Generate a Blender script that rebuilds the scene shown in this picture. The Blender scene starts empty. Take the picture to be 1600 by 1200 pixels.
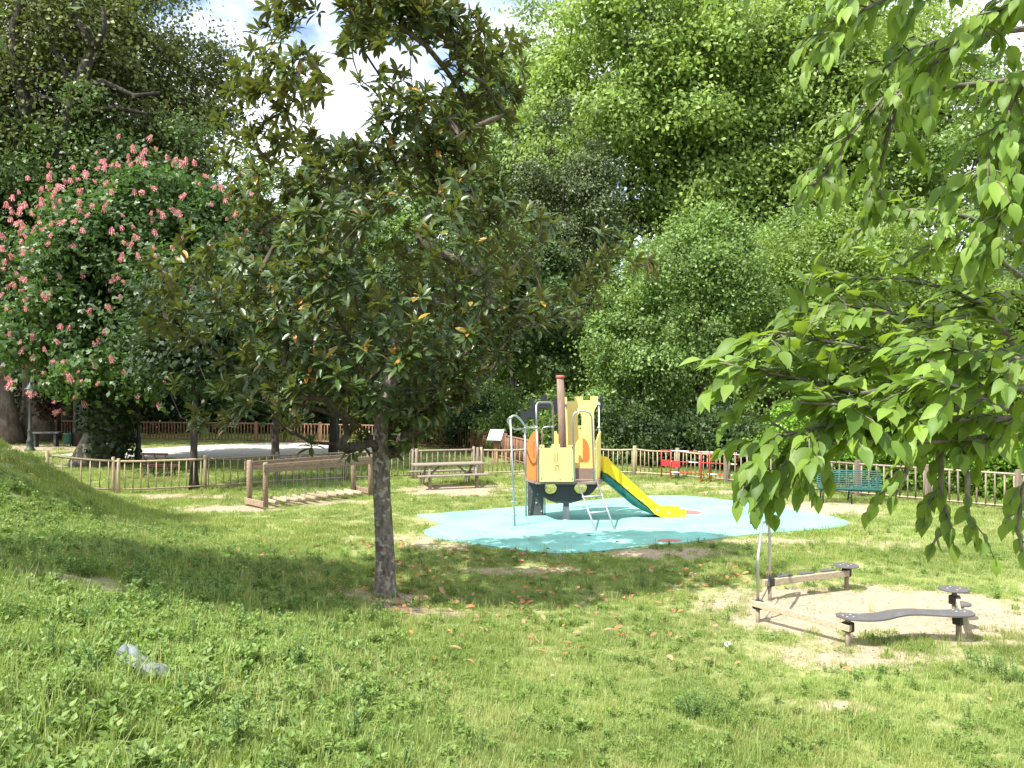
import bpy, math, random
import numpy as np
from mathutils import Vector, Matrix, noise as mnoise
from mathutils.geometry import tessellate_polygon

random.seed(7)
RNG = np.random.default_rng(11)
scene = bpy.context.scene
COL = scene.collection
R = math.radians

# ------------------------------------------------------------------ camera, sky, sun, exposure
CAM_Z = 3.4
FPX = 1250.0
cam_data = bpy.data.cameras.new('camera')
cam = bpy.data.objects.new('camera', cam_data)
COL.objects.link(cam)
cam.location = (0, 0, CAM_Z)
cam.rotation_euler = (R(90), 0, 0)
cam_data.sensor_width = 36
cam_data.lens = 36 * FPX / 1600
cam_data.clip_start = 0.05
cam_data.clip_end = 2000
scene.camera = cam

SUN_DIR = Vector((-0.56, -0.47, 1.0)).normalized()      # towards the sun
sun_el = math.asin(SUN_DIR.z)
sun_az = math.atan2(SUN_DIR.x, SUN_DIR.y)
world = bpy.data.worlds.new('World')
scene.world = world
world.use_nodes = True
wn, wl = world.node_tree.nodes, world.node_tree.links
wn.clear()
w_out = wn.new('ShaderNodeOutputWorld')
w_bg = wn.new('ShaderNodeBackground')
w_bg.inputs['Strength'].default_value = 0.13
w_sky = wn.new('ShaderNodeTexSky')
w_sky.sky_type = 'NISHITA'
w_sky.sun_disc = False
w_sky.sun_elevation = sun_el
w_sky.sun_rotation = sun_az
w_sky.air_density = 1.0
w_sky.dust_density = 0.6
w_tc = wn.new('ShaderNodeTexCoord')
w_map = wn.new('ShaderNodeMapping')
w_map.inputs['Scale'].default_value = (1.6, 1.6, 3.2)
w_map.inputs['Location'].default_value = (0.9, 0.35, 0.1)
w_noise = wn.new('ShaderNodeTexNoise')
w_noise.inputs['Scale'].default_value = 2.1
w_noise.inputs['Detail'].default_value = 7
w_noise.inputs['Roughness'].default_value = 0.55
w_ramp = wn.new('ShaderNodeValToRGB')
w_ramp.color_ramp.elements[0].position = 0.36
w_ramp.color_ramp.elements[0].color = (0, 0, 0, 1)
w_ramp.color_ramp.elements[1].position = 0.50
w_ramp.color_ramp.elements[1].color = (1, 1, 1, 1)
w_mix = wn.new('ShaderNodeMixRGB')
w_mix.inputs['Color2'].default_value = (7.0, 7.4, 8.0, 1)
wl.new(w_tc.outputs['Generated'], w_map.inputs['Vector'])
wl.new(w_map.outputs['Vector'], w_noise.inputs['Vector'])
wl.new(w_noise.outputs['Fac'], w_ramp.inputs['Fac'])
wl.new(w_ramp.outputs['Color'], w_mix.inputs['Fac'])
wl.new(w_sky.outputs['Color'], w_mix.inputs['Color1'])
wl.new(w_mix.outputs['Color'], w_bg.inputs['Color'])
wl.new(w_bg.outputs['Background'], w_out.inputs['Surface'])

sun_data = bpy.data.lights.new('sun', 'SUN')
sun_data.energy = 5.0
sun_data.angle = R(0.53)
sun_data.color = (1.0, 0.955, 0.88)
sun = bpy.data.objects.new('sun', sun_data)
COL.objects.link(sun)
sun.location = (-20, -20, 40)
sun.rotation_euler = SUN_DIR.to_track_quat('Z', 'Y').to_euler()

scene.view_settings.view_transform = 'Standard'
scene.view_settings.look = 'None'
scene.view_settings.exposure = 1.12
scene.view_settings.gamma = 1
scene.view_settings.use_curve_mapping = False
scene.render.engine = 'CYCLES'
cy = scene.cycles
cy.max_bounces = 6
cy.diffuse_bounces = 3
cy.glossy_bounces = 2
cy.transmission_bounces = 4
cy.transparent_max_bounces = 4
cy.caustics_reflective = False
cy.caustics_refractive = False
cy.use_denoising = True
cy.sample_clamp_indirect = 6

# ------------------------------------------------------------------ small maths
def Q(px, py, d):
    """world point seen at photo pixel (px, py) at distance d"""
    return Vector(((px - 800) / FPX * d, d, CAM_Z - (py - 600) / FPX * d))

def X(px, d):
    return (px - 800) / FPX * d

def D(py):
    """distance of flat ground seen at row py"""
    return FPX * CAM_Z / (py - 600)

def G(px, py):
    d = D(py)
    return ((px - 800) / FPX * d, d)

def ground_h(x, y):
    x = np.asarray(x, float); y = np.asarray(y, float)
    s = -0.762 * (x - 5.0) - 0.65 * (y - 7.0)
    s = np.maximum(s - 0.8, 0)
    h = 0.267 * s * s / (s + 2.0)
    fade = np.clip((27.0 - y) / 5.0, 0, 1)
    fade = fade * fade * (3 - 2 * fade)
    h = h + 0.27 * np.clip((22.8 - y) / 3.5, 0, 1) * np.clip(-x - 8.3, 0, 6) * np.clip((s - 1.2) / 2.5, 0, 1) * np.clip((y - 10) / 5, 0, 1)
    h = np.minimum(h, 2.0 + 0.35 * np.maximum(h - 2.0, 0))
    h = h * fade
    h = h + 0.03 * np.sin(x * 0.9 + 1.3) * np.sin(y * 0.7) * np.clip((18 - y) / 5, 0, 1) * np.clip((np.hypot(x - 5.3, y - 12) - 3.2), 0, 1)
    return h

def gz(x, y):
    return float(ground_h(x, y))

DIRT = [  # cx, cy, rx, ry, strength
    (5.5, 12.0, 2.5, 1.45, .95), (7.4, 10.9, 1.5, .8, .55), (4.3, 10.0, 1.3, .6, .6), (3.6, 12.2, .9, .6, .6),
    (-1.75, 25.7, 1.7, 1.3, 1.0), (-7.7, 21.7, 1.35, .6, 1.0), (-5.7, 22.9, 2.0, .6, .55),
    (8.6, 21.9, 1.5, 1.1, 1.0), (-10.3, 24.1, 2.0, .5, .8), (-2.0, 12.4, .75, .5, .9), (-1.4, 11.6, 1.1, .35, .6),
    (3.2, 16.0, 1.3, .5, .8), (5.6, 17.2, 1.4, .45, .6), (7.6, 17.0, 1.6, .5, .45), (5.9, 14.9, .9, .3, .4), (-1.0, 20.0, 1.8, 1.0, .45),
    (-1.6, 17.2, 2.0, 1.0, .5), (3.4, 8.4, .5, .25, .6), (1.0, 30.0, 1.6, .6, .6), (4.5, 26.5, 4.0, 1.2, .4), (6.5, 25, 1.2, .6, .6),
    (-1.7, 3.6, .5, .35, .35), (-1.1, 4.4, .4, .3, .3), (-2.6, 4.6, .6, .4, .3), (-5.2, 9.5, 1.0, .7, .5), (-10.5, 16.5, 2.0, 1.5, .15),
    (4.4, 6.6, .5, .3, .4), (9.5, 13.2, 1.4, .8, .5), (0.2, 14.6, 1.6, .4, .5), (-30, 42, 9, 3, .8), (-18.5, 33.2, 2.0, 1.2, .6),
]
def dirt(x, y):
    x = np.asarray(x, float); y = np.asarray(y, float)
    m = np.zeros_like(x)
    for cx, cy_, rx, ry, s in DIRT:
        r = np.sqrt(((x - cx) / rx) ** 2 + ((y - cy_) / ry) ** 2)
        m = np.maximum(m, s * np.clip(1.6 - r * 1.1, 0, 1))
    return m

# ------------------------------------------------------------------ materials
MATS = {}
def nodes_of(name):
    m = bpy.data.materials.new(name)
    m.use_nodes = True
    n, l = m.node_tree.nodes, m.node_tree.links
    return m, n, l, n['Principled BSDF']

def setp(b, key, val):
    if key in b.inputs:
        b.inputs[key].default_value = val

def simple(name, col, rough=.5, metal=0, noise=.12, scale=8, bump=.0, spec=.5, island=0, wear=None):
    """base colour broken by noise, optional bump and per-object variation"""
    m, n, l, b = nodes_of(name)
    tc = n.new('ShaderNodeTexCoord')
    nt = n.new('ShaderNodeTexNoise'); nt.inputs['Scale'].default_value = scale; nt.inputs['Detail'].default_value = 6
    l.new(tc.outputs['Object'], nt.inputs['Vector'])
    mr = n.new('ShaderNodeMapRange'); mr.inputs['To Min'].default_value = 1 - noise * 2; mr.inputs['To Max'].default_value = 1 + noise * 2
    l.new(nt.outputs['Fac'], mr.inputs['Value'])
    mul = n.new('ShaderNodeMixRGB'); mul.blend_type = 'MULTIPLY'; mul.inputs['Fac'].default_value = 1
    mul.inputs['Color1'].default_value = (*col, 1)
    l.new(mr.outputs['Result'], mul.inputs['Color2'])
    out = mul.outputs['Color']
    if wear:
        n2 = n.new('ShaderNodeTexNoise'); n2.inputs['Scale'].default_value = scale * .35; n2.inputs['Detail'].default_value = 9; n2.inputs['Roughness'].default_value = .7
        l.new(tc.outputs['Object'], n2.inputs['Vector'])
        rp = n.new('ShaderNodeValToRGB'); rp.color_ramp.elements[0].position = .54; rp.color_ramp.elements[1].position = .66
        l.new(n2.outputs['Fac'], rp.inputs['Fac'])
        sc = n.new('ShaderNodeMath'); sc.operation = 'MULTIPLY'; sc.inputs[1].default_value = wear[1]
        l.new(rp.outputs['Color'], sc.inputs[0])
        mx = n.new('ShaderNodeMixRGB'); mx.inputs['Color2'].default_value = (*wear[0], 1)
        l.new(sc.outputs[0], mx.inputs['Fac']); l.new(out, mx.inputs['Color1'])
        out = mx.outputs['Color']
    l.new(out, b.inputs['Base Color'])
    setp(b, 'Roughness', rough); setp(b, 'Metallic', metal); setp(b, 'Specular IOR Level', spec)
    if bump:
        bp = n.new('ShaderNodeBump'); bp.inputs['Strength'].default_value = bump; bp.inputs['Distance'].default_value = .01
        l.new(nt.outputs['Fac'], bp.inputs['Height']); l.new(bp.outputs['Normal'], b.inputs['Normal'])
    MATS[name] = m
    return m

def wood(name, a, bcol, stretch=(14, 14, 1.6), rough=.85, bump=.5):
    m, n, l, b = nodes_of(name)
    tc = n.new('ShaderNodeTexCoord'); mp = n.new('ShaderNodeMapping'); mp.inputs['Scale'].default_value = stretch
    oi = n.new('ShaderNodeObjectInfo')
    add = n.new('ShaderNodeVectorMath'); add.operation = 'ADD'
    l.new(tc.outputs['Object'], add.inputs[0]); l.new(oi.outputs['Random'], add.inputs[1])
    l.new(add.outputs['Vector'], mp.inputs['Vector'])
    nt = n.new('ShaderNodeTexNoise'); nt.inputs['Scale'].default_value = 3; nt.inputs['Detail'].default_value = 8; nt.inputs['Roughness'].default_value = .65
    l.new(mp.outputs['Vector'], nt.inputs['Vector'])
    rp = n.new('ShaderNodeValToRGB')
    rp.color_ramp.elements[0].position = .3; rp.color_ramp.elements[0].color = (*bcol, 1)
    rp.color_ramp.elements[1].position = .62; rp.color_ramp.elements[1].color = (*a, 1)
    l.new(nt.outputs['Fac'], rp.inputs['Fac'])
    hs = n.new('ShaderNodeHueSaturation')
    mr = n.new('ShaderNodeMapRange'); mr.inputs['To Min'].default_value = .72; mr.inputs['To Max'].default_value = 1.18
    l.new(oi.outputs['Random'], mr.inputs['Value']); l.new(mr.outputs['Result'], hs.inputs['Value'])
    l.new(rp.outputs['Color'], hs.inputs['Color']); l.new(hs.outputs['Color'], b.inputs['Base Color'])
    setp(b, 'Roughness', rough); setp(b, 'Specular IOR Level', .25)
    bp = n.new('ShaderNodeBump'); bp.inputs['Strength'].default_value = bump; bp.inputs['Distance'].default_value = .008
    l.new(nt.outputs['Fac'], bp.inputs['Height']); l.new(bp.outputs['Normal'], b.inputs['Normal'])
    MATS[name] = m
    return m

def bark(name, a, bcol, light=None, scale=6, bump=.8):
    m, n, l, b = nodes_of(name)
    tc = n.new('ShaderNodeTexCoord'); mp = n.new('ShaderNodeMapping'); mp.inputs['Scale'].default_value = (1, 1, .45)
    l.new(tc.outputs['Object'], mp.inputs['Vector'])
    nt = n.new('ShaderNodeTexNoise'); nt.inputs['Scale'].default_value = scale; nt.inputs['Detail'].default_value = 9; nt.inputs['Roughness'].default_value = .7
    l.new(mp.outputs['Vector'], nt.inputs['Vector'])
    rp = n.new('ShaderNodeValToRGB')
    rp.color_ramp.elements[0].position = .36; rp.color_ramp.elements[0].color = (*bcol, 1)
    rp.color_ramp.elements[1].position = .62; rp.color_ramp.elements[1].color = (*a, 1)
    l.new(nt.outputs['Fac'], rp.inputs['Fac'])
    out = rp.outputs['Color']
    if light:
        vt = n.new('ShaderNodeTexNoise'); vt.inputs['Scale'].default_value = scale * .9; vt.inputs['Detail'].default_value = 3
        mp2 = n.new('ShaderNodeMapping'); mp2.inputs['Location'].default_value = (5, 3, 1)
        l.new(tc.outputs['Object'], mp2.inputs['Vector']); l.new(mp2.outputs['Vector'], vt.inputs['Vector'])
        r2 = n.new('ShaderNodeValToRGB'); r2.color_ramp.elements[0].position = .55; r2.color_ramp.elements[1].position = .60
        l.new(vt.outputs['Fac'], r2.inputs['Fac'])
        mx = n.new('ShaderNodeMixRGB'); mx.inputs['Color2'].default_value = (*light, 1)
        l.new(r2.outputs['Color'], mx.inputs['Fac']); l.new(out, mx.inputs['Color1'])
        out = mx.outputs['Color']
    l.new(out, b.inputs['Base Color'])
    setp(b, 'Roughness', .9); setp(b, 'Specular IOR Level', .2)
    bp = n.new('ShaderNodeBump'); bp.inputs['Strength'].default_value = bump; bp.inputs['Distance'].default_value = .03
    l.new(nt.outputs['Fac'], bp.inputs['Height']); l.new(bp.outputs['Normal'], b.inputs['Normal'])
    MATS[name] = m
    return m

def leafmat(name, ca, cb, trans, tfac=.35, rough=.5, spec=.35, back=None, extra=None, patch=.3, patch_scale=.35, veins=False, lawn=None):
    """leaf: colour varies leaf by leaf, light comes through"""
    m, n, l, b = nodes_of(name)
    geo = n.new('ShaderNodeNewGeometry')
    tc = n.new('ShaderNodeTexCoord')
    rp = n.new('ShaderNodeValToRGB')
    rp.color_ramp.elements[0].position = 0; rp.color_ramp.elements[0].color = (*ca, 1)
    rp.color_ramp.elements[1].position = 1; rp.color_ramp.elements[1].color = (*cb, 1)
    if extra:
        for pos, c in extra:
            e = rp.color_ramp.elements.new(pos); e.color = (*c, 1)
        rp.color_ramp.interpolation = 'LINEAR'
    l.new(geo.outputs['Random Per Island'], rp.inputs['Fac'])
    nt = n.new('ShaderNodeTexNoise'); nt.inputs['Scale'].default_value = patch_scale; nt.inputs['Detail'].default_value = 2
    l.new(geo.outputs['Position'] if lawn else tc.outputs['Object'], nt.inputs['Vector'])
    mr = n.new('ShaderNodeMapRange'); mr.inputs['From Min'].default_value = .3; mr.inputs['From Max'].default_value = .7
    mr.inputs['To Min'].default_value = 1 - patch; mr.inputs['To Max'].default_value = 1 + patch
    l.new(nt.outputs['Fac'], mr.inputs['Value'])
    mul = n.new('ShaderNodeMixRGB'); mul.blend_type = 'MULTIPLY'; mul.inputs['Fac'].default_value = 1
    l.new(rp.outputs['Color'], mul.inputs['Color1']); l.new(mr.outputs['Result'], mul.inputs['Color2'])
    out = mul.outputs['Color']
    if lawn:
        n5 = n.new('ShaderNodeTexNoise'); n5.inputs['Scale'].default_value = .9; n5.inputs['Detail'].default_value = 6; n5.inputs['Roughness'].default_value = .6
        l.new(geo.outputs['Position'], n5.inputs['Vector'])
        r5 = n.new('ShaderNodeMapRange'); r5.inputs['From Min'].default_value = .46; r5.inputs['From Max'].default_value = .62; r5.inputs['To Max'].default_value = .6
        l.new(n5.outputs['Fac'], r5.inputs['Value'])
        m5 = n.new('ShaderNodeMixRGB'); m5.inputs['Color2'].default_value = (*lawn, 1)
        l.new(r5.outputs['Result'], m5.inputs['Fac']); l.new(out, m5.inputs['Color1'])
        out = m5.outputs['Color']
    if back:
        mb = n.new('ShaderNodeMixRGB'); mb.inputs['Color2'].default_value = (*back, 1)
        l.new(geo.outputs['Backfacing'], mb.inputs['Fac']); l.new(out, mb.inputs['Color1'])
        out = mb.outputs['Color']
    l.new(out, b.inputs['Base Color'])
    setp(b, 'Roughness', rough); setp(b, 'Specular IOR Level', spec)
    if veins:
        uv = n.new('ShaderNodeUVMap'); uv.uv_map = 'leaf'
        sep = n.new('ShaderNodeSeparateXYZ'); l.new(uv.outputs['UV'], sep.inputs['Vector'])
        ab = n.new('ShaderNodeMath'); ab.operation = 'ABSOLUTE'; l.new(sep.outputs['X'], ab.inputs[0])
        m1 = n.new('ShaderNodeMath'); m1.operation = 'MULTIPLY_ADD'; m1.inputs[1].default_value = -.9
        l.new(ab.outputs[0], m1.inputs[0]); l.new(sep.outputs['Y'], m1.inputs[2])
        m2 = n.new('ShaderNodeMath'); m2.operation = 'MULTIPLY'; m2.inputs[1].default_value = 44; l.new(m1.outputs[0], m2.inputs[0])
        sn = n.new('ShaderNodeMath'); sn.operation = 'SINE'; l.new(m2.outputs[0], sn.inputs[0])
        bp = n.new('ShaderNodeBump'); bp.inputs['Strength'].default_value = .22; bp.inputs['Distance'].default_value = .001
        l.new(sn.outputs[0], bp.inputs['Height']); l.new(bp.outputs['Normal'], b.inputs['Normal'])
    tr = n.new('ShaderNodeBsdfTranslucent')
    tm = n.new('ShaderNodeMixRGB'); tm.blend_type = 'MULTIPLY'; tm.inputs['Fac'].default_value = 1
    tm.inputs['Color1'].default_value = (*trans, 1); l.new(mr.outputs['Result'], tm.inputs['Color2'])
    l.new(tm.outputs['Color'], tr.inputs['Color'])
    mix = n.new('ShaderNodeMixShader'); mix.inputs['Fac'].default_value = tfac
    l.new(b.outputs['BSDF'], mix.inputs[1]); l.new(tr.outputs['BSDF'], mix.inputs[2])
    l.new(mix.outputs['Shader'], n['Material Output'].inputs['Surface'])
    MATS[name] = m
    return m

simple('steel', (.42, .43, .44), .38, .85, .06, 20)
simple('chain_steel', (.16, .165, .17), .5, .4, .06, 20)
simple('joint_grey', (.36, .37, .38), .5, .3, .06, 20)
simple('panel_yellow', (.80, .58, .20), .45, 0, .05, 3, wear=((.62, .47, .22), .35))
simple('panel_orange', (.56, .17, .045), .45, 0, .05, 3)
simple('panel_dark', (.020, .023, .028), .5, 0, .08, 5)
simple('panel_grey', (.06, .063, .068), .55, 0, .08, 5, wear=((.2, .2, .19), .3))
simple('deck_brown', (.20, .155, .13), .7, 0, .12, 12)
simple('slide_yellow', (.74, .52, .012), .35, 0, .04, 3)
simple('slide_green', (.016, .13, .115), .35, 0, .06, 4)
simple('cap_red', (.42, .09, .07), .6, 0, .1, 8)
simple('mat_red', (.52, .12, .10), .9, 0, .1, 20)
simple('rubber_dark', (.02, .02, .022), .6, 0, .1, 8)
simple('bolt', (.05, .05, .05), .4, .5, .05, 8)
simple('seat_grey', (.085, .08, .078), .62, 0, .1, 25, bump=.2, wear=((.17, .15, .13), .5))
simple('barrier_red', (.45, .028, .03), .45, 0, .06, 6)
simple('barrier_white', (.72, .72, .70), .45, 0, .06, 6)
simple('bench_teal', (.010, .085, .068), .5, 0, .15, 9)
simple('cast_iron', (.03, .033, .032), .5, .4, .1, 9)
simple('lamp_green', (.05, .065, .06), .5, .4, .1, 9)
simple('frosted', (.55, .55, .5), .3, 0, .05, 9)
simple('board_white', (.78, .80, .80), .4, 0, .04, 2)
simple('bin_green', (.02, .10, .085), .5, 0, .1, 5)
simple('sheet_plastic', (.15, .17, .165), .6, 0, .15, 18)
simple('court', (.46, .44, .40), .95, 0, .06, 2, bump=.2)
simple('litter_white', (.8, .8, .78), .7, 0, .05, 5)
simple('petal_yellow', (.75, .6, .02), .6, 0, .05, 5)
simple('roof_slate', (.045, .055, .08), .6, 0, .15, 3)
simple('wall_plaster', (.22, .20, .18), .9, 0, .08, 2)
simple('glass_dark', (.03, .035, .04), .1, 0, .05, 2)
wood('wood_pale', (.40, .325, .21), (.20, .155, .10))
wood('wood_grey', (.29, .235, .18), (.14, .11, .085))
wood('wood_red', (.30, .165, .10), (.15, .08, .05))
wood('wood_table', (.30, .26, .20), (.13, .11, .09))
wood('wood_beam', (.33, .24, .17), (.15, .105, .075), stretch=(3, 3, 14))
wood('wood_chimney', (.30, .20, .155), (.16, .11, .085))
wood('wood_dark', (.12, .06, .045), (.05, .03, .025))
bark('bark_magnolia', (.20, .17, .14), (.06, .048, .038), light=(.27, .25, .215), scale=13)
bark('bark_limb', (.12, .10, .08), (.04, .032, .026), scale=12)
bark('bark_dark', (.06, .05, .042), (.022, .018, .015), scale=4)
bark('bark_oak', (.21, .18, .155), (.06, .05, .043), scale=3)
bark('bark_plane', (.24, .22, .17), (.09, .08, .06), light=(.38, .36, .29), scale=2)
bark('bark_twig', (.19, .175, .14), (.075, .065, .05), scale=30, bump=.3)

leafmat('leaf_magnolia', (.045, .085, .018), (.15, .20, .05), (.20, .27, .03), .2, .38, .5,
        back=(.105, .09, .04), extra=[(.90, (.055, .09, .028)), (.945, (.10, .13, .035)), (.955, (.36, .24, .03)), (.98, (.40, .17, .04))], patch=.25, patch_scale=1.2)
leafmat('leaf_hackberry', (.060, .115, .020), (.175, .265, .045), (.34, .50, .035), .34, .5, .28, back=(.075, .135, .035), patch=.3, patch_scale=2.5)
leafmat('leaf_plane', (.15, .235, .052), (.245, .34, .085), (.33, .46, .065), .36, .5, .35, patch=.28, patch_scale=.22)
leafmat('leaf_plane_pale', (.15, .23, .075), (.22, .31, .11), (.27, .40, .09), .36, .5, .35, patch=.22, patch_scale=.22)
leafmat('leaf_holm', (.055, .080, .030), (.11, .14, .05), (.07, .12, .02), .2, .45, .35, patch=.3, patch_scale=.5)
leafmat('leaf_oak', (.070, .085, .026), (.135, .155, .045), (.15, .20, .025), .28, .5, .3, patch=.4, patch_scale=.22)
leafmat('leaf_chestnut', (.045, .088, .024), (.085, .14, .040), (.12, .26, .03), .28, .45, .4, patch=.25, patch_scale=.5)
leafmat('leaf_ash', (.095, .165, .042), (.17, .26, .065), (.24, .37, .05), .32, .45, .4, patch=.3, patch_scale=.45)
leafmat('leaf_bush', (.115, .185, .035), (.19, .28, .06), (.28, .41, .045), .34, .5, .35, patch=.35, patch_scale=.45)
leafmat('leaf_dark', (.020, .040, .014), (.045, .075, .022), (.05, .10, .015), .22, .5, .3, patch=.4, patch_scale=.4)  # very dark green; on the fence shrubs it includes painted shade
leafmat('leaf_shade', (.045, .08, .022), (.085, .135, .038), (.11, .19, .03), .25, .5, .3, patch=.4, patch_scale=.3)  # deep green; on some fence shrubs it stands in for shade
leafmat('leaf_hedge', (.11, .22, .025), (.19, .34, .04), (.28, .46, .03), .34, .45, .4, patch=.25, patch_scale=.8)
leafmat('leaf_ivy', (.018, .036, .012), (.045, .075, .02), (.04, .08, .012), .15, .4, .4, patch=.3, patch_scale=1.5)
leafmat('leaf_copper', (.03, .010, .011), (.055, .018, .015), (.07, .012, .012), .3, .5, .3)
leafmat('petal_pink', (.55, .15, .19), (.78, .40, .41), (.8, .3, .3), .25, .6, .2, patch=.15)
leafmat('blade', (.18, .275, .07), (.34, .42, .16), (.38, .52, .10), .35, .55, .3, patch=.2, patch_scale=.35, lawn=(.46, .45, .19),
        extra=[(.82, (.20, .27, .06)), (.90, (.42, .37, .17))])
leafmat('blade_lush', (.15, .22, .045), (.25, .31, .08), (.32, .42, .06), .35, .5, .35, patch=.2, patch_scale=.35, lawn=(.36, .37, .13))
leafmat('weed_leaf', (.12, .20, .04), (.21, .29, .07), (.2, .36, .04), .32, .5, .35, patch=.2, patch_scale=3)
leafmat('weed_blue', (.10, .18, .045), (.17, .26, .07), (.14, .3, .05), .3, .5, .35, patch=.2, patch_scale=3)
leafmat('straw', (.14, .10, .06), (.50, .42, .26), (.3, .25, .12), .1, .8, .1)
leafmat('leaf_fallen', (.26, .13, .06), (.48, .22, .10), (.4, .2, .06), .15, .6, .3, patch=.1,
        extra=[(.5, (.38, .27, .15)), (.75, (.5, .15, .07))])

# ------------------------------------------------------------------ object helpers
def link(name, data, mat=None, parent=None, smooth=False):
    o = bpy.data.objects.new(name, data)
    COL.objects.link(o)
    if mat is not None and data is not None and len(data.materials) == 0:
        data.materials.append(MATS[mat])
    if parent is not None:
        o.parent = parent
    return o

def tag(o, label=None, cat=None, group=None, kind=None):
    if label: o['label'] = label
    if cat: o['category'] = cat
    if group: o['group'] = group
    if kind: o['kind'] = kind
    return o

def thing(name, label, cat, loc=(0, 0, 0), rz=0, group=None):
    o = bpy.data.objects.new(name, None)
    COL.objects.link(o)
    o.location = loc
    o.rotation_euler = (0, 0, rz)
    o.empty_display_size = .2
    return tag(o, label, cat, group)

def origin(o):
    v = Vector((0, 0, 0))
    while o is not None:
        v += Vector(o.location); o = o.parent
    return v

def frame_from(t, ref=Vector((0, 0, 1))):
    t = t.normalized()
    if abs(t.dot(ref)) > .98: ref = Vector((0, 1, 0))
    u = t.cross(ref).normalized()
    return u, u.cross(t).normalized()

class MB:
    """collects boxes, tubes and plates; build() links them as ONE mesh object"""
    def __init__(self):
        self.v = []; self.f = []; self.s = []
    def add(self, vs, fs, smooth=False):
        o = len(self.v)
        self.v += [tuple(p) for p in vs]
        for f in fs:
            self.f.append(tuple(i + o for i in f)); self.s.append(smooth)
        return self
    def box(self, c, s, rz=0, rx=0, ry=0, bev=0):
        hx, hy, hz = s[0] / 2, s[1] / 2, s[2] / 2
        M = Matrix.Rotation(rz, 3, 'Z') @ Matrix.Rotation(ry, 3, 'Y') @ Matrix.Rotation(rx, 3, 'X')
        c = Vector(c)
        if bev:
            bx = min(bev, hx * .9, hy * .9, hz * .9)
            vs = []
            for z, k in ((-hz, bx), (-hz + bx, 0), (hz - bx, 0), (hz, bx)):
                for x, y in ((-hx + k, -hy + k), (hx - k, -hy + k), (hx - k, hy - k), (-hx + k, hy - k)):
                    vs.append(c + M @ Vector((x, y, z)))
            fs = [(3, 2, 1, 0), (12, 13, 14, 15)]
            for r in range(3):
                for i in range(4):
                    j = (i + 1) % 4
                    fs.append((r * 4 + i, r * 4 + j, r * 4 + 4 + j, r * 4 + 4 + i))
            return self.add(vs, fs)
        vs = [c + M @ Vector((x, y, z)) for z in (-hz, hz) for x, y in ((-hx, -hy), (hx, -hy), (hx, hy), (-hx, hy))]
        return self.add(vs, [(3, 2, 1, 0), (4, 5, 6, 7), (0, 1, 5, 4), (1, 2, 6, 5), (2, 3, 7, 6), (3, 0, 4, 7)])
    def tube(self, pts, r, seg=10, cap=True, smooth=True, wob=0):
        pts = [Vector(p) for p in pts]
        n = len(pts)
        rs = r if isinstance(r, (list, tuple)) else [r] * n
        u = None; rings = []
        for i, p in enumerate(pts):
            t = (pts[min(i + 1, n - 1)] - pts[max(i - 1, 0)])
            if t.length < 1e-9: t = Vector((0, 0, 1))
            t.normalize()
            if u is None:
                u, w = frame_from(t)
            else:
                u = (u - t * u.dot(t))
                if u.length < 1e-6: u, w = frame_from(t)
                u.normalize(); w = u.cross(t).normalized()
            rings.append([p + (u * math.cos(a) + w * math.sin(a)) * rs[i] * (1 + (wob * math.sin(3 * a + i * 1.3) if wob else 0))
                          for a in (2 * math.pi * k / seg for k in range(seg))])
        vs = [v for rg in rings for v in rg]
        fs = []
        for i in range(n - 1):
            for k in range(seg):
                k2 = (k + 1) % seg
                fs.append((i * seg + k, i * seg + k2, (i + 1) * seg + k2, (i + 1) * seg + k))
        self.add(vs, fs, smooth)
        if cap:
            o = len(self.v) - len(vs)
            self.f.append(tuple(o + k for k in reversed(range(seg)))); self.s.append(False)
            self.f.append(tuple(o + (n - 1) * seg + k for k in range(seg))); self.s.append(False)
        return self
    def ball(self, c, r, seg=8, sz=1):
        c = Vector(c)
        k = 5
        pts = [c + Vector((0, 0, -r * sz * math.cos(math.pi * i / k))) for i in range(k + 1)]
        rs = [max(r * math.sin(math.pi * i / k), 1e-4) for i in range(k + 1)]
        return self.tube(pts, rs, seg, cap=False)
    def lathe(self, c, prof, seg=12):
        c = Vector(c)
        return self.tube([c + Vector((0, 0, z)) for r_, z in prof], [max(r_, 1e-4) for r_, z in prof], seg)
    def plate(self, loops, th, off=None):
        """loops: list of closed loops of 3-D points in one plane (first outer, others holes); th: thickness vector"""
        th = Vector(th)
        flat = [Vector(p) for lp in loops for p in lp]
        tris = tessellate_polygon([[Vector(p) for p in lp] for lp in loops])
        n = len(flat)
        nrm = Vector((0, 0, 0))
        lp = loops[0]
        for i in range(len(lp)):
            a, b = Vector(lp[i]), Vector(lp[(i + 1) % len(lp)])
            nrm += a.cross(b)
        vs = flat + [p + th for p in flat]
        fs = []
        for t in tris:
            a, b, c = (flat[i] for i in t)
            tn = (b - a).cross(c - a)
            t = tuple(t)
            if tn.dot(th) > 0: t = t[::-1]
            fs.append(t); fs.append(tuple(i + n for i in t[::-1]))
        o = 0
        for li, lp in enumerate(loops):
            k = len(lp)
            for i in range(k):
                j = (i + 1) % k
                q = (o + i, o + j, o + j + n, o + i + n)
                if (nrm.dot(th) > 0) : q = q[::-1] if False else q
                fs.append(q)
            o += k
        return self.add(vs, fs)
    def build(self, name, mat, parent=None, world=True, kind=None):
        off = origin(parent) if (parent is not None and world) else Vector((0, 0, 0))
        me = bpy.data.meshes.new(name)
        me.from_pydata([(a - off.x, b - off.y, c - off.z) for a, b, c in self.v], [], self.f)
        me.polygons.foreach_set('use_smooth', self.s)
        me.update()
        o = link(name, me, mat, parent)
        if kind: o['kind'] = kind
        return o

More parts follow.
